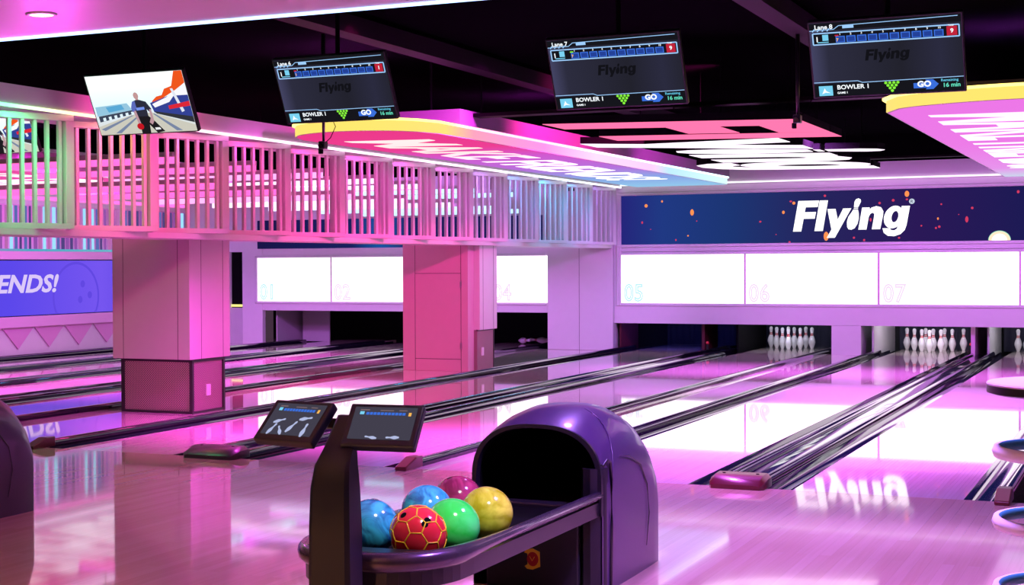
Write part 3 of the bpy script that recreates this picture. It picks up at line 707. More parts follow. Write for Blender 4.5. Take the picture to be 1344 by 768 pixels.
# ------------------------------------------------------------------ ceiling screens
SW, SH = .97, .555
scr_mat = emit_ramp('score_screen', 0, -.48, .48, [(0, (.060, .060, .13)), (.12, (.026, .026, .05)), (.6, (.016, .016, .026)), (.85, (.024, .024, .05)), (1, (.018, .018, .03))], 1.)
E_ = {k: emit('gfx_'+k, c, s_) for k, c, s_ in (('line', (.35, .62, 1), 1.0), ('white', (.9, .95, 1), 1.1), ('blue', (.02, .06, .35), .9), ('bluel', (.05, .18, .8), .9), ('red', (.6, .02, .05), .9), ('green', (.25, .9, .05), 1.), ('cyan', (.15, .65, .9), .9), ('teal', (.15, .85, .6), .9), ('dark', (.008, .008, .012), 1.), ('sky', (.2, .65, .9), 1.), ('orange', (1, .5, .1), 1.), ('logo', (.006, .006, .009), 1.))}
def base_tv(loc, tilt=28):
    t = empty('ceiling_screen', loc, (math.radians(tilt), 0, 0))
    MB().box(-SW/2, SW/2, -.012, .035, -SH/2, SH/2).build('case', M['black_plastic'], t, bevel=.006)
    MB().box(-.16, .16, .035, .07, -.12, .12).build('bracket', M['black_matte'], t)
    return t
def pole(t, loc, tilt=28):
    # vertical drop pole from ceiling to the bracket, in the screen's own frame
    R = Matrix.Rotation(-math.radians(tilt), 3, 'X')
    p0 = Vector((0, .06, 0)); upv = R @ Vector((0, 0, 1))
    MB().tube([p0, p0+upv*(3.6-loc[2])], .018, 10).build('drop_pole', M['black_matte'], t)
def score_tv(loc, lane, score, label):
    t = base_tv(loc); pole(t, loc)
    s = MB().box(-SW/2+.012, SW/2-.012, -.0135, -.011, -SH/2+.014, SH/2-.012).build('screen', scr_mat, t)
    W_, H_ = SW-.024, SH-.026
    def q(u, v, w_): return (-W_/2+u*W_, -.0142-w_, H_/2-v*H_)
    A = W_/H_
    def rect(mb, u0, v0, u1, v1, lvl=0): mb.prism([(u0, v0), (u1, v0), (u1, v1), (u0, v1)], lambda u, v, w_: q(u, v, lvl*.0006+w_), .0004)
    def line(mb, pts, th, lvl=0):
        for (a, b), (c, d) in zip(pts, pts[1:]):
            n = Vector((c-a, (d-b)/A)); n = Vector((-n.y, n.x)).normalized()*th/2
            mb.prism([(a+n.x, b+n.y*A), (c+n.x, d+n.y*A), (c-n.x, d-n.y*A), (a-n.x, b-n.y*A)], lambda u, v, w_: q(u, v, lvl*.0006+w_), .0004)
    def txt(mb, body, size, u, v, bold=0., lvl=1, align='LEFT', shear=0., xs=1.): mb.text(body, size, lambda a, b, w_: (-W_/2+u*W_+a, -.0142-lvl*.0006-w_, H_/2-v*H_+b), .0004, bold, shear, align, xs)
    m = MB(); rect(m, 0, .82, 1, 1, 0); rect(m, .02, .135, .985, .285, 0); rect(m, 0, 0, 1, .10, 0); m.build('dark_band_print', E_['dark'], s)
    m = MB()
    line(m, [(0, .095), (.165, .09), (.2, .045), (.98, .02)], .005, 1)
    line(m, [(.02, .135), (.985, .135), (.985, .285), (.02, .285), (.02, .135)], .009, 1)
    line(m, [(0, .8), (.3, .8), (.33, .825), (1, .815)], .005, 1)
    for k in range(4): line(m, [(.02+k*.033, .11), (.035+k*.033, .075)], .008, 1)
    rect(m, .225, .045, .3, .085, 1)
    m.build('outline_print', E_['line'], s)
    for k in range(10):
        u = .175+k*.072
        m = MB(); rect(m, u, .185, u+.062, .27, 1); m.build('score_box', E_['bluel'], s)
        m = MB(); rect(m, u+.007, .197, u+.055, .26, 2); m.build('score_box_fill', E_['blue'], s)
    m = MB(); rect(m, .905, .15, .972, .272, 1); m.build('total_box', E_['red'], s)
    for nm, items in (('lane_text', [('Lane %d' % lane, .044, .035, .08, .001, 1)]), ('player_number_text', [('1', .05, .035, .245, .0012, 2)]), ('total_score_text', [(score, .04, .928, .235, .001, 2)]),
                      ('total_text', [('Total', .016, .915, .148, .0003, 2)]), ('player_text', [('BOWLER 1', .044, .155, .905, .001, 1)]), ('game_text', [('GAME 1', .02, .155, .965, .0006, 1)]), ('go_text', [('GO', .055, .695, .925, .0025, 3)])):
        m = MB()
        for it in items: txt(m, *it)
        m.build(nm, E_['white'], s)
    for k in range(10):
        m = MB(); txt(m, str(k+1), .02, .2+k*.072, .172, .0004, 2); m.build('frame_number_text', E_['white'], s)
    m = MB(); txt(m, '16 min', .04, .86, .945, .001, 1); m.build('time_text', E_['teal'], s)
    m = MB(); txt(m, 'Remaining', .026, .85, .87, .0004, 1); m.build('remaining_text', E_['cyan'], s)
    m = MB(); rect(m, .03, .85, .125, .985, 1); m.build('player_icon', E_['sky'], s)
    m = MB(); rect(m, .085, .155, .125, .235, 2); m.build('row_icon', E_['sky'], s)
    m = MB(); rect(m, .05, .25, .125, .262, 2); m.build('row_underline', E_['sky'], s)
    m = MB(); m.prism([(.05, .96), (.07, .88), (.08, .92), (.11, .95), (.075, .94)], lambda u, v, w_: q(u, v, .0012+w_), .0004); m.build('bowler_mark', E_['white'], s)
    m = MB()
    for r_ in range(4):
        for k in range(4-r_):
            u, v = .487+r_*.0135+k*.027, .85+r_*.036
            m.prism([(u+.0105*math.cos(2*PI*i/10), v+.0105*A*math.sin(2*PI*i/10)) for i in range(10)], lambda a, b, w_: q(a, b, .0006+w_), .0004)
    m.build('pin_icon_dot', E_['green'], s)
    m = MB(); m.prism([(.75, .835), (.80, .835), (.835, .9), (.80, .965), (.75, .965), (.77, .9)], lambda u, v, w_: q(u, v, .0006+w_), .0004); rect(m, .67, .875, .77, .945, 1); m.build('go_arrow', E_['bluel'], s)
    m = MB(); rect(m, .17, .165, .195, .183, 2); m.build('frame_marker', E_['red' if lane != 7 else 'green'], s)
    m = MB(); txt(m, '1' if lane == 6 else '7', .028, .178, .25, .001, 3); m.build('first_score', E_['orange'], s)
    k_ = .30*W_/1133
    m = logo_into(MB(), lambda u, v, w_: (-W_/2+.36*W_+(u-67)*k_, -.0145-w_, H_/2-.535*H_+(410-v)*k_), .0004); m.build('dim_wordmark', E_['logo'], s)
    tag(t, label, 'screen', 'screens hanging over the foul line')
    return t
TZ = 2.905
score_tv((-5.67, .2, TZ), 6, '1', 'hanging score screen reading Lane 6, second from the left')
score_tv((-3.43, .2, TZ), 7, '9', 'hanging score screen reading Lane 7 in the middle of the black ceiling')
score_tv((-1.60, .2, TZ-.01), 8, '9', 'hanging score screen reading Lane 8 at the right')
def promo_tv(loc, label):
    t = base_tv(loc); pole(t, loc)
    W_, H_ = SW-.024, SH-.024
    s = MB().box(-W_/2, W_/2, -.0135, -.011, -H_/2, H_/2).build('screen', emit_ramp('promo_sky', 2, -.28, .28, [(0, srgb(200, 200, 190)), (.35, srgb(214, 226, 236)), (.5, srgb(222, 246, 250)), (.75, srgb(240, 252, 250)), (1, srgb(250, 255, 255))], 1.15), t)
    def lay(name, polys, c, lvl, e=1.):
        m = MB()
        for p in polys: m.prism(p, lambda u, v, w_: (-W_/2+u*W_, -.0138-lvl*.0005-w_, H_/2-v*H_), .0003)
        m.build(name, emit('promo_'+name, srgb(*c), e), s)
    lay('lane_floor', [[(0, .86), (.42, .66), (.60, .66), (1, .9), (1, 1), (0, 1)]], (206, 204, 190), 1)
    lay('masking_panels', [[(.02, .52), (.36, .48), (.40, .60), (.02, .68)]], (150, 200, 225), 1)
    lay('panel_picture', [[(.13, .53), (.3, .5), (.32, .58), (.15, .62)]], (90, 170, 215), 2)
    lay('pit_row', [[(.03, .68), (.40, .60), (.42, .66), (.03, .78)]], (60, 70, 90), 2)
    lay('pin_dots', [[(.07+k*.062, .71-k*.016), (.10+k*.062, .70-k*.016), (.10+k*.062, .755-k*.016), (.07+k*.062, .765-k*.016)] for k in range(6)], (225, 245, 255), 3)
    lay('gutters', [[(.02, .9), (.38, .69), (.40, .69), (.06, .93)], [(.16, .98), (.44, .70), (.46, .70), (.22, .98)], [(.60, .68), (.62, .68), (.86, .98), (.80, .98)]], (120, 135, 165), 3)
    lay('blue_wall', [[(.60, .5), (1, .30), (1, .80), (.62, .66)]], (52, 66, 150), 2)
    lay('dark_kerb', [[(.62, .64), (1, .76), (1, .86), (.64, .68)]], (50, 52, 60), 3)
    lay('orange_wall', [[(.92, 0), (1, 0), (1, .22), (.66, .50), (.62, .48), (.68, .40), (.74, .38), (.78, .28), (.86, .24)]], (240, 86, 30), 2)
    lay('white_panel', [[(.62, .52), (.78, .42), (1, .20), (1, .40), (.86, .40), (.80, .50), (.64, .58)]], (250, 250, 255), 3)
    lay('pin_shape', [[(.84, .28), (.865, .28), (.93, .66), (.90, .68)]], (226, 232, 245), 4)
    lay('red_bar', [[(.78, .56), (1, .50), (1, .58), (.78, .62)]], (222, 40, 56), 5)
    # the bowler on the screen: head, shirt, arms, ball, trousers, shoe
    lay('bowler_head', [[(.475+.026*math.cos(2*PI*i/14), .365+.058*math.sin(2*PI*i/14)) for i in range(14)], [(.465, .40), (.49, .40), (.495, .46), (.46, .46)]], (196, 150, 150), 6)
    lay('bowler_shirt', [[(.42, .46), (.46, .435), (.50, .435), (.56, .47), (.60, .60), (.57, .64), (.55, .60), (.55, .72), (.44, .72), (.43, .60), (.405, .62), (.395, .56)]], (44, 46, 62), 7)
    lay('shirt_sleeve', [[(.42, .46), (.45, .45), (.45, .56), (.42, .64), (.40, .63), (.395, .56)]], (92, 108, 190), 8)
    lay('shirt_letters', [[(.445, .565), (.53, .555), (.53, .60), (.445, .61)]], (120, 150, 240), 8)
    lay('bowler_arm', [[(.41, .62), (.435, .61), (.455, .84), (.43, .85)]], (190, 150, 160), 8)
    lay('bowler_arm', [[(.575, .60), (.595, .60), (.595, .80), (.57, .86), (.545, .82), (.57, .74)]], (190, 150, 160), 8)
    lay('bowler_trousers', [[(.44, .71), (.55, .71), (.60, .80), (.68, .98), (.60, 1), (.54, .86), (.53, 1), (.44, 1)]], (30, 28, 32), 7)
    lay('bowler_shoe', [[(.585, .91), (.635, .91), (.645, .945), (.59, .95)]], (240, 240, 245), 9)
    lay('red_ball', [[(.44+.035*math.cos(2*PI*i/16), .88+.055*math.sin(2*PI*i/16)) for i in range(16)]], (196, 22, 34), 9)
    tag(t, label, 'screen', 'screens hanging over the foul line')
    return t
promo_tv((-7.46, .2, TZ-.02), 'hanging screen showing a bowler in a dark shirt, leftmost of the row')
promo_tv((-10.75, 2.5, 2.97), 'bright screen glimpsed through the green-lit slats at the left edge')

# camera poles hanging between the screens
for x, y, zl, lab in ((-6.62, 1.9, 2.58, 'black camera pole dangling below the Lane 6 screen'), (-2.62, 2.6, 2.68, 'black camera pole dangling by the hanging letters near the Lane 8 screen')):
    t = empty('camera_pole', (x, y, 0)); tag(t, lab, 'camera pole', 'camera poles hanging from the ceiling')
    MB().tube([(0, 0, zl+.06), (0, 0, 3.0), (0, 0, 3.6)], [.012, .016, .018], 10).build('pole', M['black_plastic'], t, smooth=True)
    MB().tube([(.0, 0, zl+.28), (.07, .02, zl+.27), (.11, .02, zl+.19), (.07, 0, zl+.09), (.02, 0, zl+.05)], .004, 6).build('cable', M['black_matte'], t, smooth=True)
    MB().box(-.03, .03, -.05, .03, zl-.01, zl+.06).build('camera_body', M['black_plastic'], t, bevel=.008)
    MB().tube([(0, -.05, zl+.02), (0, -.075, zl+.015)], .02, 12).build('lens', M['black_gloss'], t)
    MB().box(-.045, -.012, -.02, .02, zl-.05, zl-.005).build('clamp', M['black_matte'], t, bevel=.004)

# ------------------------------------------------------------------ ball return
def arch(w, h, y, zs, n=28, k=2.5, z0=0.):
    s = [(w, y, z0)]
    for i in range(n+1):
        t = PI*i/n; c, sn = math.cos(t), math.sin(t)
        s.append((w*math.copysign(abs(c)**(2/k), c), y, zs+(h-zs)*abs(sn)**(2/k)))
    s.append((-w, y, z0))
    return s
BX = -2.585
def make_return():
    t = empty('ball_return', (BX, -3.5, 0))
    Y = lambda v: v+3.5
    secs = []
    for y, w_, h, zs in ((-3.96, .318, .775, .50), (-3.9, .322, .80, .50), (-3.75, .325, .83, .50), (-3.55, .325, .845, .50), (-3.38, .325, .835, .49), (-3.22, .323, .79, .46), (-3.10, .32, .72, .42), (-3.01, .316, .62, .36), (-2.965, .31, .50, .3)):
        secs.append(arch(w_, h, Y(y), zs))
    MB().loft(secs, False, True).build('hood', M['hood'], t, smooth='auto')
    # front rim and dark throat
    o = arch(.318, .775, Y(-3.96), .50); i = arch(.298, .758, Y(-3.975), .49, z0=.40)
    i[0] = (.298, Y(-3.975), .40); i[-1] = (-.298, Y(-3.975), .40)
    r = MB().loft([arch(.319, .777, Y(-3.93), .50, z0=.36), arch(.319, .776, Y(-3.975), .50, z0=.36), i, [(p[0]*.99, Y(-3.92), p[2]-.006 if p[2] > .41 else p[2]) for p in i]], False, False, False)
    r.build('mouth_rim', M['hood_dark'], t, smooth='auto')
    MB().loft([[(p[0]*.99, Y(-3.93), p[2]-.006 if p[2] > .41 else p[2]) for p in i], [(p[0]*.9, Y(-3.35), p[2]-.05 if p[2] > .41 else p[2]) for p in i]], False, True, True).build('throat', M['black_matte'], t, smooth='auto')
    MB().box(-.243, .215, Y(-3.99), Y(-3.9), .0, .41).build('front_cabinet', M['hood_dark'], t, bevel=.01)
    # rounded pillar on the right of the cabinet with a groove
    c = MB()
    pr = [(.215, -3.95), (.235, -3.985), (.27, -3.99), (.30, -3.975), (.322, -3.94), (.322, -3.88), (.215, -3.88)]
    zz = [(0, 1.), (.40, 1.), (.52, 1.), (.58, .93)]
    c.loft([[(x, Y(y)+.0*z, z) for x, y in pr] for z, k in zz]).build('corner_post', M['hood_dark'], t, smooth='auto')
    g = MB(); g.tube([(.329, Y(-3.86), .005), (.329, Y(-3.845), .30), (.329, Y(-3.85), .52), (.328, Y(-3.865), .60), (.322, Y(-3.90), .615), (.312, Y(-3.93), .588), (.306, Y(-3.955), .60)], .007, 8)
    g.build('groove_trim', M['black_plastic'], t, smooth=True)
    s = MB(); s.tube([(.324, Y(-3.70), .615), (.3275, Y(-3.55), .60), (.328, Y(-3.36), .54), (.328, Y(-3.24), .43), (.328, Y(-3.20), .28), (.328, Y(-3.25), .12)], [.001, .0025, .0035, .0035, .003, .001], 8)
    s.build('side_crease', M['black_plastic'], t, smooth=True)
    sm = MB()
    prf = []
    for q in range(15):
        a = q/14; prf.append((.318*math.cos(a*1.2)+.008, Y(-3.80)+.16*a, .60+.215*math.sin(a*1.35)))
    # crown seam along the hood
    pts = []
    for q in range(9):
        a = PI*q/8*.40
        ww, hh, zs = .3255, .836, .50
        cc, sn = math.cos(a), math.sin(a)
        pts.append((ww*abs(cc)**.8+.001, Y(-3.84+.22*q/8), zs+(hh-zs)*abs(sn)**.8+.001))
    sm.tube(pts, .004, 6).build('crown_seam', M['hood'], t, smooth=True)
    # emblem
    def ep(pts, m, nm, d, y):
        MB().prism(pts, lambda u, v, w_: (u, Y(y)-w_, v), d).build(nm, m, t)
    ex, ez = -.014, .143
    hexo = [(ex-.03, ez+.04), (ex+.004, ez+.05), (ex+.04, ez+.036), (ex+.042, ez-.034), (ex+.006, ez-.05), (ex-.022, ez-.048), (ex-.034, ez-.036), (ex-.02, ez-.026), (ex-.02, ez+.024), (ex-.036, ez+.028)]
    ep(hexo, M['yellow'], 'emblem', .003, -3.99)
    ep([(ex+.028*math.cos(2*PI*k/16)+.006, ez+.034*math.sin(2*PI*k/16)) for k in range(16)], M['badge_red'], 'emblem_centre', .002, -3.993)
    MB().tube([(ex-.008, Y(-3.9955), ez+.012), (ex+.004, Y(-3.9955), ez-.008), (ex+.016, Y(-3.9955), ez+.012)], .0016, 6).build('emblem_mark', M['yellow'], t)
    d = MB()
    for x, z in ((.165, .355), (.145, .33)): d.tube([(x, Y(-3.99), z), (x, Y(-3.994), z)], .005, 10)
    d.build('screw', M['metal'], t)
    # tray
    out = []
    def path():
        P = []
        P += [(.30, -3.95), (.30, -5.2), (.30, -5.4), (.30, -5.55)]
        for k in range(1, 10):
            a = PI*k/20*1.0; P.append((.06+.24*math.cos(a), -5.62-.36*math.sin(a)))
        for k in range(10, 20):
            a = PI*k/20; P.append((-.06+.24*math.cos(a), -5.62-.36*math.sin(a)))
        P += [(-.30, -5.55), (-.30, -5.4), (-.30, -5.2), (-.30, -3.95)]
        return P
    P = path()
    MB().prism([(x*.97, Y(y*.997)) for x, y in P], lambda u, v, w_: (u, v, .355+w_), .033).build('tray_bed', M['black_matte'], t)
    MB().tube([(x, Y(y), .455) for x, y in P], [.021 if y > -5.3 else .021+.017*min(1, (-5.3-y)/.4) for x, y in P], 12).build('guard_rail', M['rail_metal'], t, smooth=True)
    sk = MB()
    for (a, b) in zip(P, P[1:]):
        va = [(a[0], Y(a[1]), .36), (b[0], Y(b[1]), .36), (b[0], Y(b[1]), .425), (a[0], Y(a[1]), .425)]
        q = [sk.bm.verts.new(p) for p in va]; sk.bm.faces.new(q)
    o_ = sk.build('tray_wall', M['black_plastic'], t); so = o_.modifiers.new('s', 'SOLIDIFY'); so.thickness = .012; so.offset = 0
    ns = MB().prism([(x*.96, Y(y)) for x, y in P if y < -5.45]+[(-.28, Y(-5.72)), (.05, Y(-5.69)), (.28, Y(-5.63))][::1], lambda u, v, w_: (u, v, .43+w_), .028); ns.build('tray_nose', M['black_plastic'], t)
    MB().box(-.05, .05, Y(-5.6), Y(-4.1), .27, .355).build('track_beam', M['black_matte'], t)
    MB().box(.02, .05, Y(-5.5), Y(-5.35), .20, .36).build('bracket', M['black_plastic'], t)
    # foot under the tray
    return t
M['rail_metal'] = pbr('rail_purple_metal', (.12, .09, .14), .25, .6, coat=.3)
br = make_return(); tag(br, 'dark purple domed ball return in the foreground with an oval tray of balls', 'ball return', 'ball returns')
b2 = copy_tree(br); b2.location = (-6.55, -3.5, 0); tag(b2, 'dark ball return hood cut off by the left edge of the photo', 'ball return', 'ball returns')
tag(MB().box(-.035, .035, -.02, .02, 0, .006).build('red_label', M['red_dot'], bevel=.002), 'small red label lying on the tray beside the front blue ball', 'label')
bpy.data.objects['red_label'].location = (-2.70, -5.80, .459); bpy.data.objects['red_label'].rotation_euler = (0, 0, .5)

# scoring console on the tray end
cs = empty('score_console', (-2.578, -6.12, 0)); tag(cs, 'black scoring console post with two tilted tablets at the tray end', 'scoring console')
secs = []
for z, y, wx, dy in ((0, .0, .082, .05), (.30, .0, .082, .05), (.60, .0, .080, .05), (.74, .0, .076, .045), (.82, .01, .068, .035), (.87, .04, .058, .02), (.985, .15, .055, .012)):
    secs.append([(-wx, y-dy, z), (-wx*.8, y-dy-.012, z), (wx*.8, y-dy-.012, z), (wx, y-dy, z), (wx, y+dy, z), (-wx, y+dy, z)])
MB().loft(secs).build('post', M['console'], cs, smooth='auto')
def tablet(x, y, z, yawd, label, pinsart):
    R = Matrix.Rotation(math.radians(yawd), 4, 'Z') @ Matrix.Rotation(math.radians(-46), 4, 'X')
    tb = MB().box(-.138, .138, -.016, .02, -.098, .098).build('tablet', M['console'], cs, bevel=.007)
    tb.matrix_parent_inverse = Matrix(); tb.location = (x, y, z); tb.rotation_euler = R.to_euler(); tb['label'] = label
    MB().box(-.116, .116, -.0172, -.0155, -.07, .08).build('tablet_screen', emit('tablet_glow', (.055, .05, .075), 1.), tb)
    def lay(nm, polys, m, lvl=1):
        g = MB()
        for p in polys: g.prism(p, lambda u, v, w_: (u, -.0173-lvl*.0004-w_, v), .0002)
        g.build(nm, m, tb)
    R4 = lambda a, b, c, d: [(a, b), (c, b), (c, d), (a, d)]
    lay('score_row', [R4(-.07+k*.0135, .043, -.059+k*.0135, .055) for k in range(11)], E_['bluel'])
    lay('player_icon', [R4(-.094, .044, -.078, .058)], E_['sky'])
    lay('total_box', [R4(.088, .040, .098, .056)], E_['orange'])
    lay('heading', [R4(-.095, .063, -.06, .068), R4(-.02, .062, .03, .066), R4(.05, .063, .08, .067)], emit('tablet_text', (.3, .2, .22), .7))
    pm = emit('tablet_pins', (.45, .5, .75), 1.)
    def pinp(cx, cz, s, a):
        pr = [(r*s, (z-.19)*s) for r, z in PIN[1::2]]+[(-r*s, (z-.19)*s) for r, z in PIN[1::2][::-1]]
        return [(cx+px*math.cos(a)-pz*math.sin(a), cz+px*math.sin(a)+pz*math.cos(a)) for px, pz in pr]
    if pinsart:
        lay('pin_artwork', [pinp(.01, -.03, .16, -.5), pinp(.055, .012, .15, -1.35), pinp(-.06, -.005, .14, -1.2), pinp(-.075, -.045, .15, -.4), pinp(-.035, -.05, .13, .6), pinp(.075, -.042, .17, -.05)], pm)
    else:
        lay('pin_artwork', [pinp(-.03, -.062, .12, 1.4), pinp(.05, -.06, .13, 1.6)], pm)
    MB().box(-.06, .06, .004, .02, .098, .114).build('tablet_hood', M['console'], tb, bevel=.006)
    return tb
tablet(-.214, .105, .95, -12, 'left tablet with grey falling pins on its screen', True)
tablet(.140, .105, .95, 7, 'right tablet with an almost empty screen', False)
MB().box(-.12, .12, .145, .165, .93, .97).build('tablet_arm', M['black_plastic'], cs, bevel=.006)

# ------------------------------------------------------------------ balls
def swirl(name, a, b, scale):
    m, nt, bs = newmat(name)
    tc = nt.nodes.new('ShaderNodeTexCoord')
    n = nt.nodes.new('ShaderNodeTexNoise'); n.inputs['Scale'].default_value = scale; n.inputs['Detail'].default_value = 5; n.inputs['Distortion'].default_value = 2.2
    nt.links.new(tc.outputs['Object'], n.inputs['Vector'])
    cr = nt.nodes.new('ShaderNodeValToRGB'); e = cr.color_ramp.elements
    e[0].position = .36; e[0].color = (*a, 1); e[1].position = .62; e[1].color = (*b, 1)
    k = e.new(.48); k.color = (*[(x+y)/2 for x, y in zip(a, b)], 1)
    nt.links.new(n.outputs['Fac'], cr.inputs[0]); nt.links.new(cr.outputs[0], bs.inputs['Base Color'])
    bs.inputs['Roughness'].default_value = .15; bs.inputs['Coat Weight'].default_value = .6
    return m
M['blue_ball'] = swirl('blue_swirl', (.01, .14, .36), (.05, .55, .85), 9)
M['maroon_ball'] = swirl('maroon_swirl', (.18, .01, .06), (.55, .05, .18), 5)
M['green_ball'] = swirl('green_ball', (.02, .78, .08), (.08, .92, .2), 4)
M['lime_ball'] = swirl('lime_swirl', (.42, .46, .01), (.72, .78, .08), 6)
M['red_ball'] = pbr('red_ball', (.72, .02, .05), .15, coat=.6)
def icosa_seams():
    """truncated-icosahedron edges, the pattern of seams on the red ball"""
    bm = bmesh.new(); bmesh.ops.create_icosphere(bm, subdivisions=1, radius=1)
    V = [v.co.copy() for v in bm.verts]; Ed = [(e.verts[0].index, e.verts[1].index) for e in bm.edges]; Fa = [[v.index for v in f.verts] for f in bm.faces]
    bm.free()
    P = lambda i, j: (V[i]*2+V[j])/3
    segs = [(P(i, j), P(j, i)) for i, j in Ed]
    for f in Fa:
        for k in range(3):
            i, j, l = f[k], f[(k+1) % 3], f[(k+2) % 3]
            segs.append((P(i, j), P(i, l)))
    return segs
def ball(x, y, mat, label, holes, rot=(0, 0, 0), seams=False):
    r = .1085
    t = empty('bowling_ball', (x, y, .391+r), rot); tag(t, label, 'bowling ball', 'bowling balls on the tray')
    MB().sphere((0, 0, 0), r, 40, 24).build('ball_shell', mat, t, smooth=True)
    for d in holes:
        n = Vector(d).normalized()
        h = MB(); h.lathe([(0, r-.0005), (.0125, r-.0012), (.0135, r-.0004), (.0125, r+.0004), (0, r+.0004)], (0, 0, 0), 16)
        o = h.build('finger_hole', M['black_matte'], t); o.rotation_euler = n.to_track_quat('Z', 'Y').to_euler()
    if seams:
        mb = MB()
        for a, b in icosa_seams():
            mb.tube([a.lerp(b, k/6).normalized()*(r+.0002) for k in range(7)], .0026, 6)
        mb.build('seam_lines', M['yellow'], t, smooth=True)
    return t
ball(-2.50, -5.56, M['red_ball'], 'red bowling ball with yellow hexagon lines and finger holes', [(-.30, -.62, .72), (.52, -.66, .45), (.58, -.55, .58)], (0, 0, 0), True)
ball(-2.455, -5.325, M['green_ball'], 'bright green bowling ball beside the red ball', [(.3, .8, .3)])
ball(-2.455, -4.95, M['lime_ball'], 'yellow-green marbled bowling ball nearest the hood', [(.2, .9, .3)])
ball(-2.70, -5.00, M['blue_ball'], 'blue swirled bowling ball behind the bright green ball', [(0, .9, .2)], (.4, .9, .3))
ball(-2.70, -4.66, M['maroon_ball'], 'dark maroon bowling ball half hidden at the back of the tray', [(0, .9, .2)])
ball(-2.735, -5.48, M['blue_ball'], 'blue swirled bowling ball next to the console post', [(0, .9, .2)], (1.2, .2, .8))

# ------------------------------------------------------------------ round table and ring stand at the right edge
rs = empty('ring_table', (-.16, -5., 0)); tag(rs, 'tall round pink-topped table with stacked rings at the right edge', 'table')
MB().lathe([(0, 1.105), (.375, 1.105), (.38, 1.10), (.38, 1.095), (0, 1.095)], n=64).build('table_top', M['table_top'], rs, smooth='auto')
MB().lathe([(0, 1.0945), (.379, 1.0945), (.379, 1.068), (.36, 1.062), (0, 1.062)], n=64).build('table_edge', M['black_plastic'], rs, smooth='auto')
for z in (.86, .61, .37):
    MB().lathe([(.335, z-.018), (.355, z-.02), (.362, z), (.355, z+.02), (.338, z+.021)], n=64).build('ring', M['ring_white'], rs, smooth=True)
    MB().lathe([(.337, z+.022), (.330, z+.016), (.330, z-.014), (.336, z-.019)], n=64).build('ring_lining', M['teal'], rs, smooth=True)
sp = MB()
for z in (.86, .61, .37):
    for a in (20, -60, 100): sp.tube([(0, 0, z), (.335*math.cos(math.radians(a)), .335*math.sin(math.radians(a)), z)], .008, 6)
sp.build('spoke', M['metal'], rs)
MB().tube([(0, 0, .02), (0, 0, 1.065)], .03, 16).build('pedestal', M['metal'], rs)
MB().lathe([(0, 0), (.3, 0), (.3, .012), (.05, .03), (0, .03)], n=40).build('foot_plate', M['metal'], rs)

# ------------------------------------------------------------------ lamps
def spot(loc, target, e, col, ang=110, r=.16, blend=.8):
    l = bpy.data.lights.new('lamp', 'SPOT'); l.energy = e; l.color = col; l.spot_size = math.radians(ang); l.spot_blend = blend; l.shadow_soft_size = r
    o = bpy.data.objects.new('lamp', l); COL.objects.link(o); o.location = loc
    o.rotation_euler = (Vector(target)-Vector(loc)).to_track_quat('-Z', 'Y').to_euler()
    return o
def area(loc, target, e, col, sx, sy, spread=180):
    l = bpy.data.lights.new('lamp', 'AREA'); l.energy = e; l.color = col; l.shape = 'RECTANGLE'; l.spread = math.radians(spread); l.size = sx; l.size_y = sy
    o = bpy.data.objects.new('lamp', l); COL.objects.link(o); o.location = loc
    o.rotation_euler = (Vector(target)-Vector(loc)).to_track_quat('-Z', 'Y').to_euler()
    return o
MAG = (1, .06, .92); HOT = (1, .03, .40); WARM = (1, .70, .50); LAV = (.66, .18, 1); VIO = (.72, .13, 1)
area((-4.0, -9, 3.05), (-3.8, -8.2, 0), 280, (1, .58, .32), 5, 2, 80)
spot((-5.5, .6, 3.3), (-8.7, 1.6, 2.5), 420, HOT, 50)
spot((-7.0, -1.7, 2.3), (-6.5, -4.0, 3.1), 65, MAG, 120)  # added uplight without a fixture, brightens the plaster ceiling
spot((-9.8, -4, 3.05), (-9.6, -1.5, 2.7), 45, WARM, 50)
spot((-6.5, -5.5, 3.05), (-9.3, 3.1, .8), 520, (1, .70, .62), 22, blend=.6)
spot((-1.3, -6.6, 3.05), (-2.56, -5.0, .45), 420, (1, .92, .94), 26, blend=.6)
spot((-4, 6, 3.45), (-9, 7.5, 1.9), 1300, HOT, 90)
spot((-4.2, 10, 3.2), (-9, 12.5, 1.2), 220, MAG, 90)
spot((-5, 3.5, 3.4), (-8.8, 3.9, 1.0), 800, MAG, 60)
spot((-5.2, 11.4, 2.7), (-8.6, 11.2, 1.1), 160, VIO, 36)
# ceiling spots that wash the lanes
for x, y, e, c, an in ((-6.8, 2.5, 2600, MAG, 100), (-6.8, 8, 2800, MAG, 100), (-3.3, 2.0, 3600, VIO, 100), (-3.4, 7.5, 3600, VIO, 100), (-5.5, 12.0, 2800, VIO, 78), (-2.6, 12.0, 2800, VIO, 78), (-1.2, 4.5, 3000, VIO, 100), (-9.3, 7, 900, HOT, 100), (-12.6, 6, 2300, MAG, 100), (-14.8, 8, 2300, MAG, 100), (-13, 12, 2300, MAG, 90)):
    spot((x, y, 3.3), (x, y+.3, 0), e, c, an, blend=1.)
for x in (-4.6, -2.4, -.2): spot((x, 12.9, 2.70), (x, 17, .55), 330, LAV, 84)
spot((-6.3, 12.9, 2.70), (-6.6, 17, .6), 300, LAV, 62)
spot((-5.2, 12.6, 2.7), (-9.0, 16.9, .9), 520, LAV, 42, blend=1.)
spot((-12, 10, 3.0), (-13, 17, 1.0), 1200, LAV, 90)
spot((-12, 9, 2.7), (-17, 13, .6), 700, VIO, 110)
spot((-6.0, -1.9, 3.05), (-5.6, -1.5, 0), 60, MAG, 130, blend=1.)
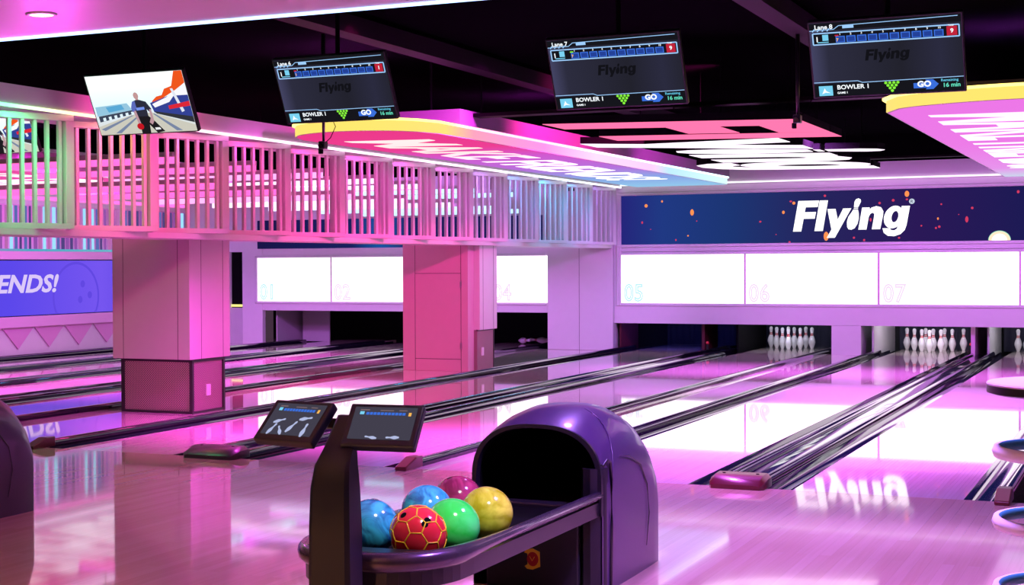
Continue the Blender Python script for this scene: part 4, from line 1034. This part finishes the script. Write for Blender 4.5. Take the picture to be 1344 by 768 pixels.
spot((-2.6, -1.9, 3.05), (-2.4, -1.5, 0), 1100, (.45, .20, 1), 120, blend=1.)
spot((-.9, -4.6, 3.05), (-.9, -4.2, 0), 1100, (.45, .2, 1), 125, blend=1.)
# pin deck lights tucked behind the wall band
for ln, e, c in ((7, 22, (.9, .85, 1)), (6, 18, (.8, .8, 1)), (8, 22, (.9, .85, 1)), (5, 14, (.1, .12, 1))):
    x = sum(LANES[ln])/2
    area((x, YW+.35, 1.05), (x, 18.6, .1), e, c, .9, .12)
# small coloured lamps tucked in the soffit over the slats
for k, c, e in ((-1, (.05, 1, .3), 14), (0, (.05, 1, .3), 16), (1, (1, .25, .2), 8), (2, (1, .12, .3), 9), (3, HOT, 12), (4, HOT, 12), (5, (1, .06, .6), 11), (6, (1, .08, .7), 10), (7, (.9, .1, .9), 9), (8, (.5, .22, 1), 8), (9, (.10, .35, 1), 11), (10, (.03, .5, 1), 14), (11, (.05, .45, 1), 12), (12, (.3, .15, 1), 5)):
    y = YB+PITCH*k-.66
    area((-8.335, y, 2.838), (-8.66, y-.1, 1.85), e, c, .035, 1.25)
# amber and blue accents at the first visible panels
area((-8.62, YB+PITCH*1-.35, 2.82), (-8.62, YB+PITCH-.3, 1.9), 2.5, (1, .55, .1), .05, .5)
area((-8.85, YB+PITCH*1-1.1, 2.82), (-8.8, YB+PITCH-1.0, 1.9), 2.5, (.25, .6, 1), .05, .4)
wd = bpy.data.worlds.new('world'); SC.world = wd; wd.use_nodes = True
bg = wd.node_tree.nodes['Background']; bg.inputs[0].default_value = (.55, .28, .5, 1); bg.inputs[1].default_value = .10

SC.view_settings.view_transform = 'Standard'; SC.view_settings.look = 'None'
SC.view_settings.exposure = 0; SC.view_settings.gamma = 1; SC.view_settings.use_curve_mapping = False
SC.cycles.max_bounces = 8; SC.cycles.glossy_bounces = 5; SC.cycles.diffuse_bounces = 4
SC.cycles.sample_clamp_indirect = 6; SC.cycles.caustics_reflective = False; SC.cycles.caustics_refractive = False
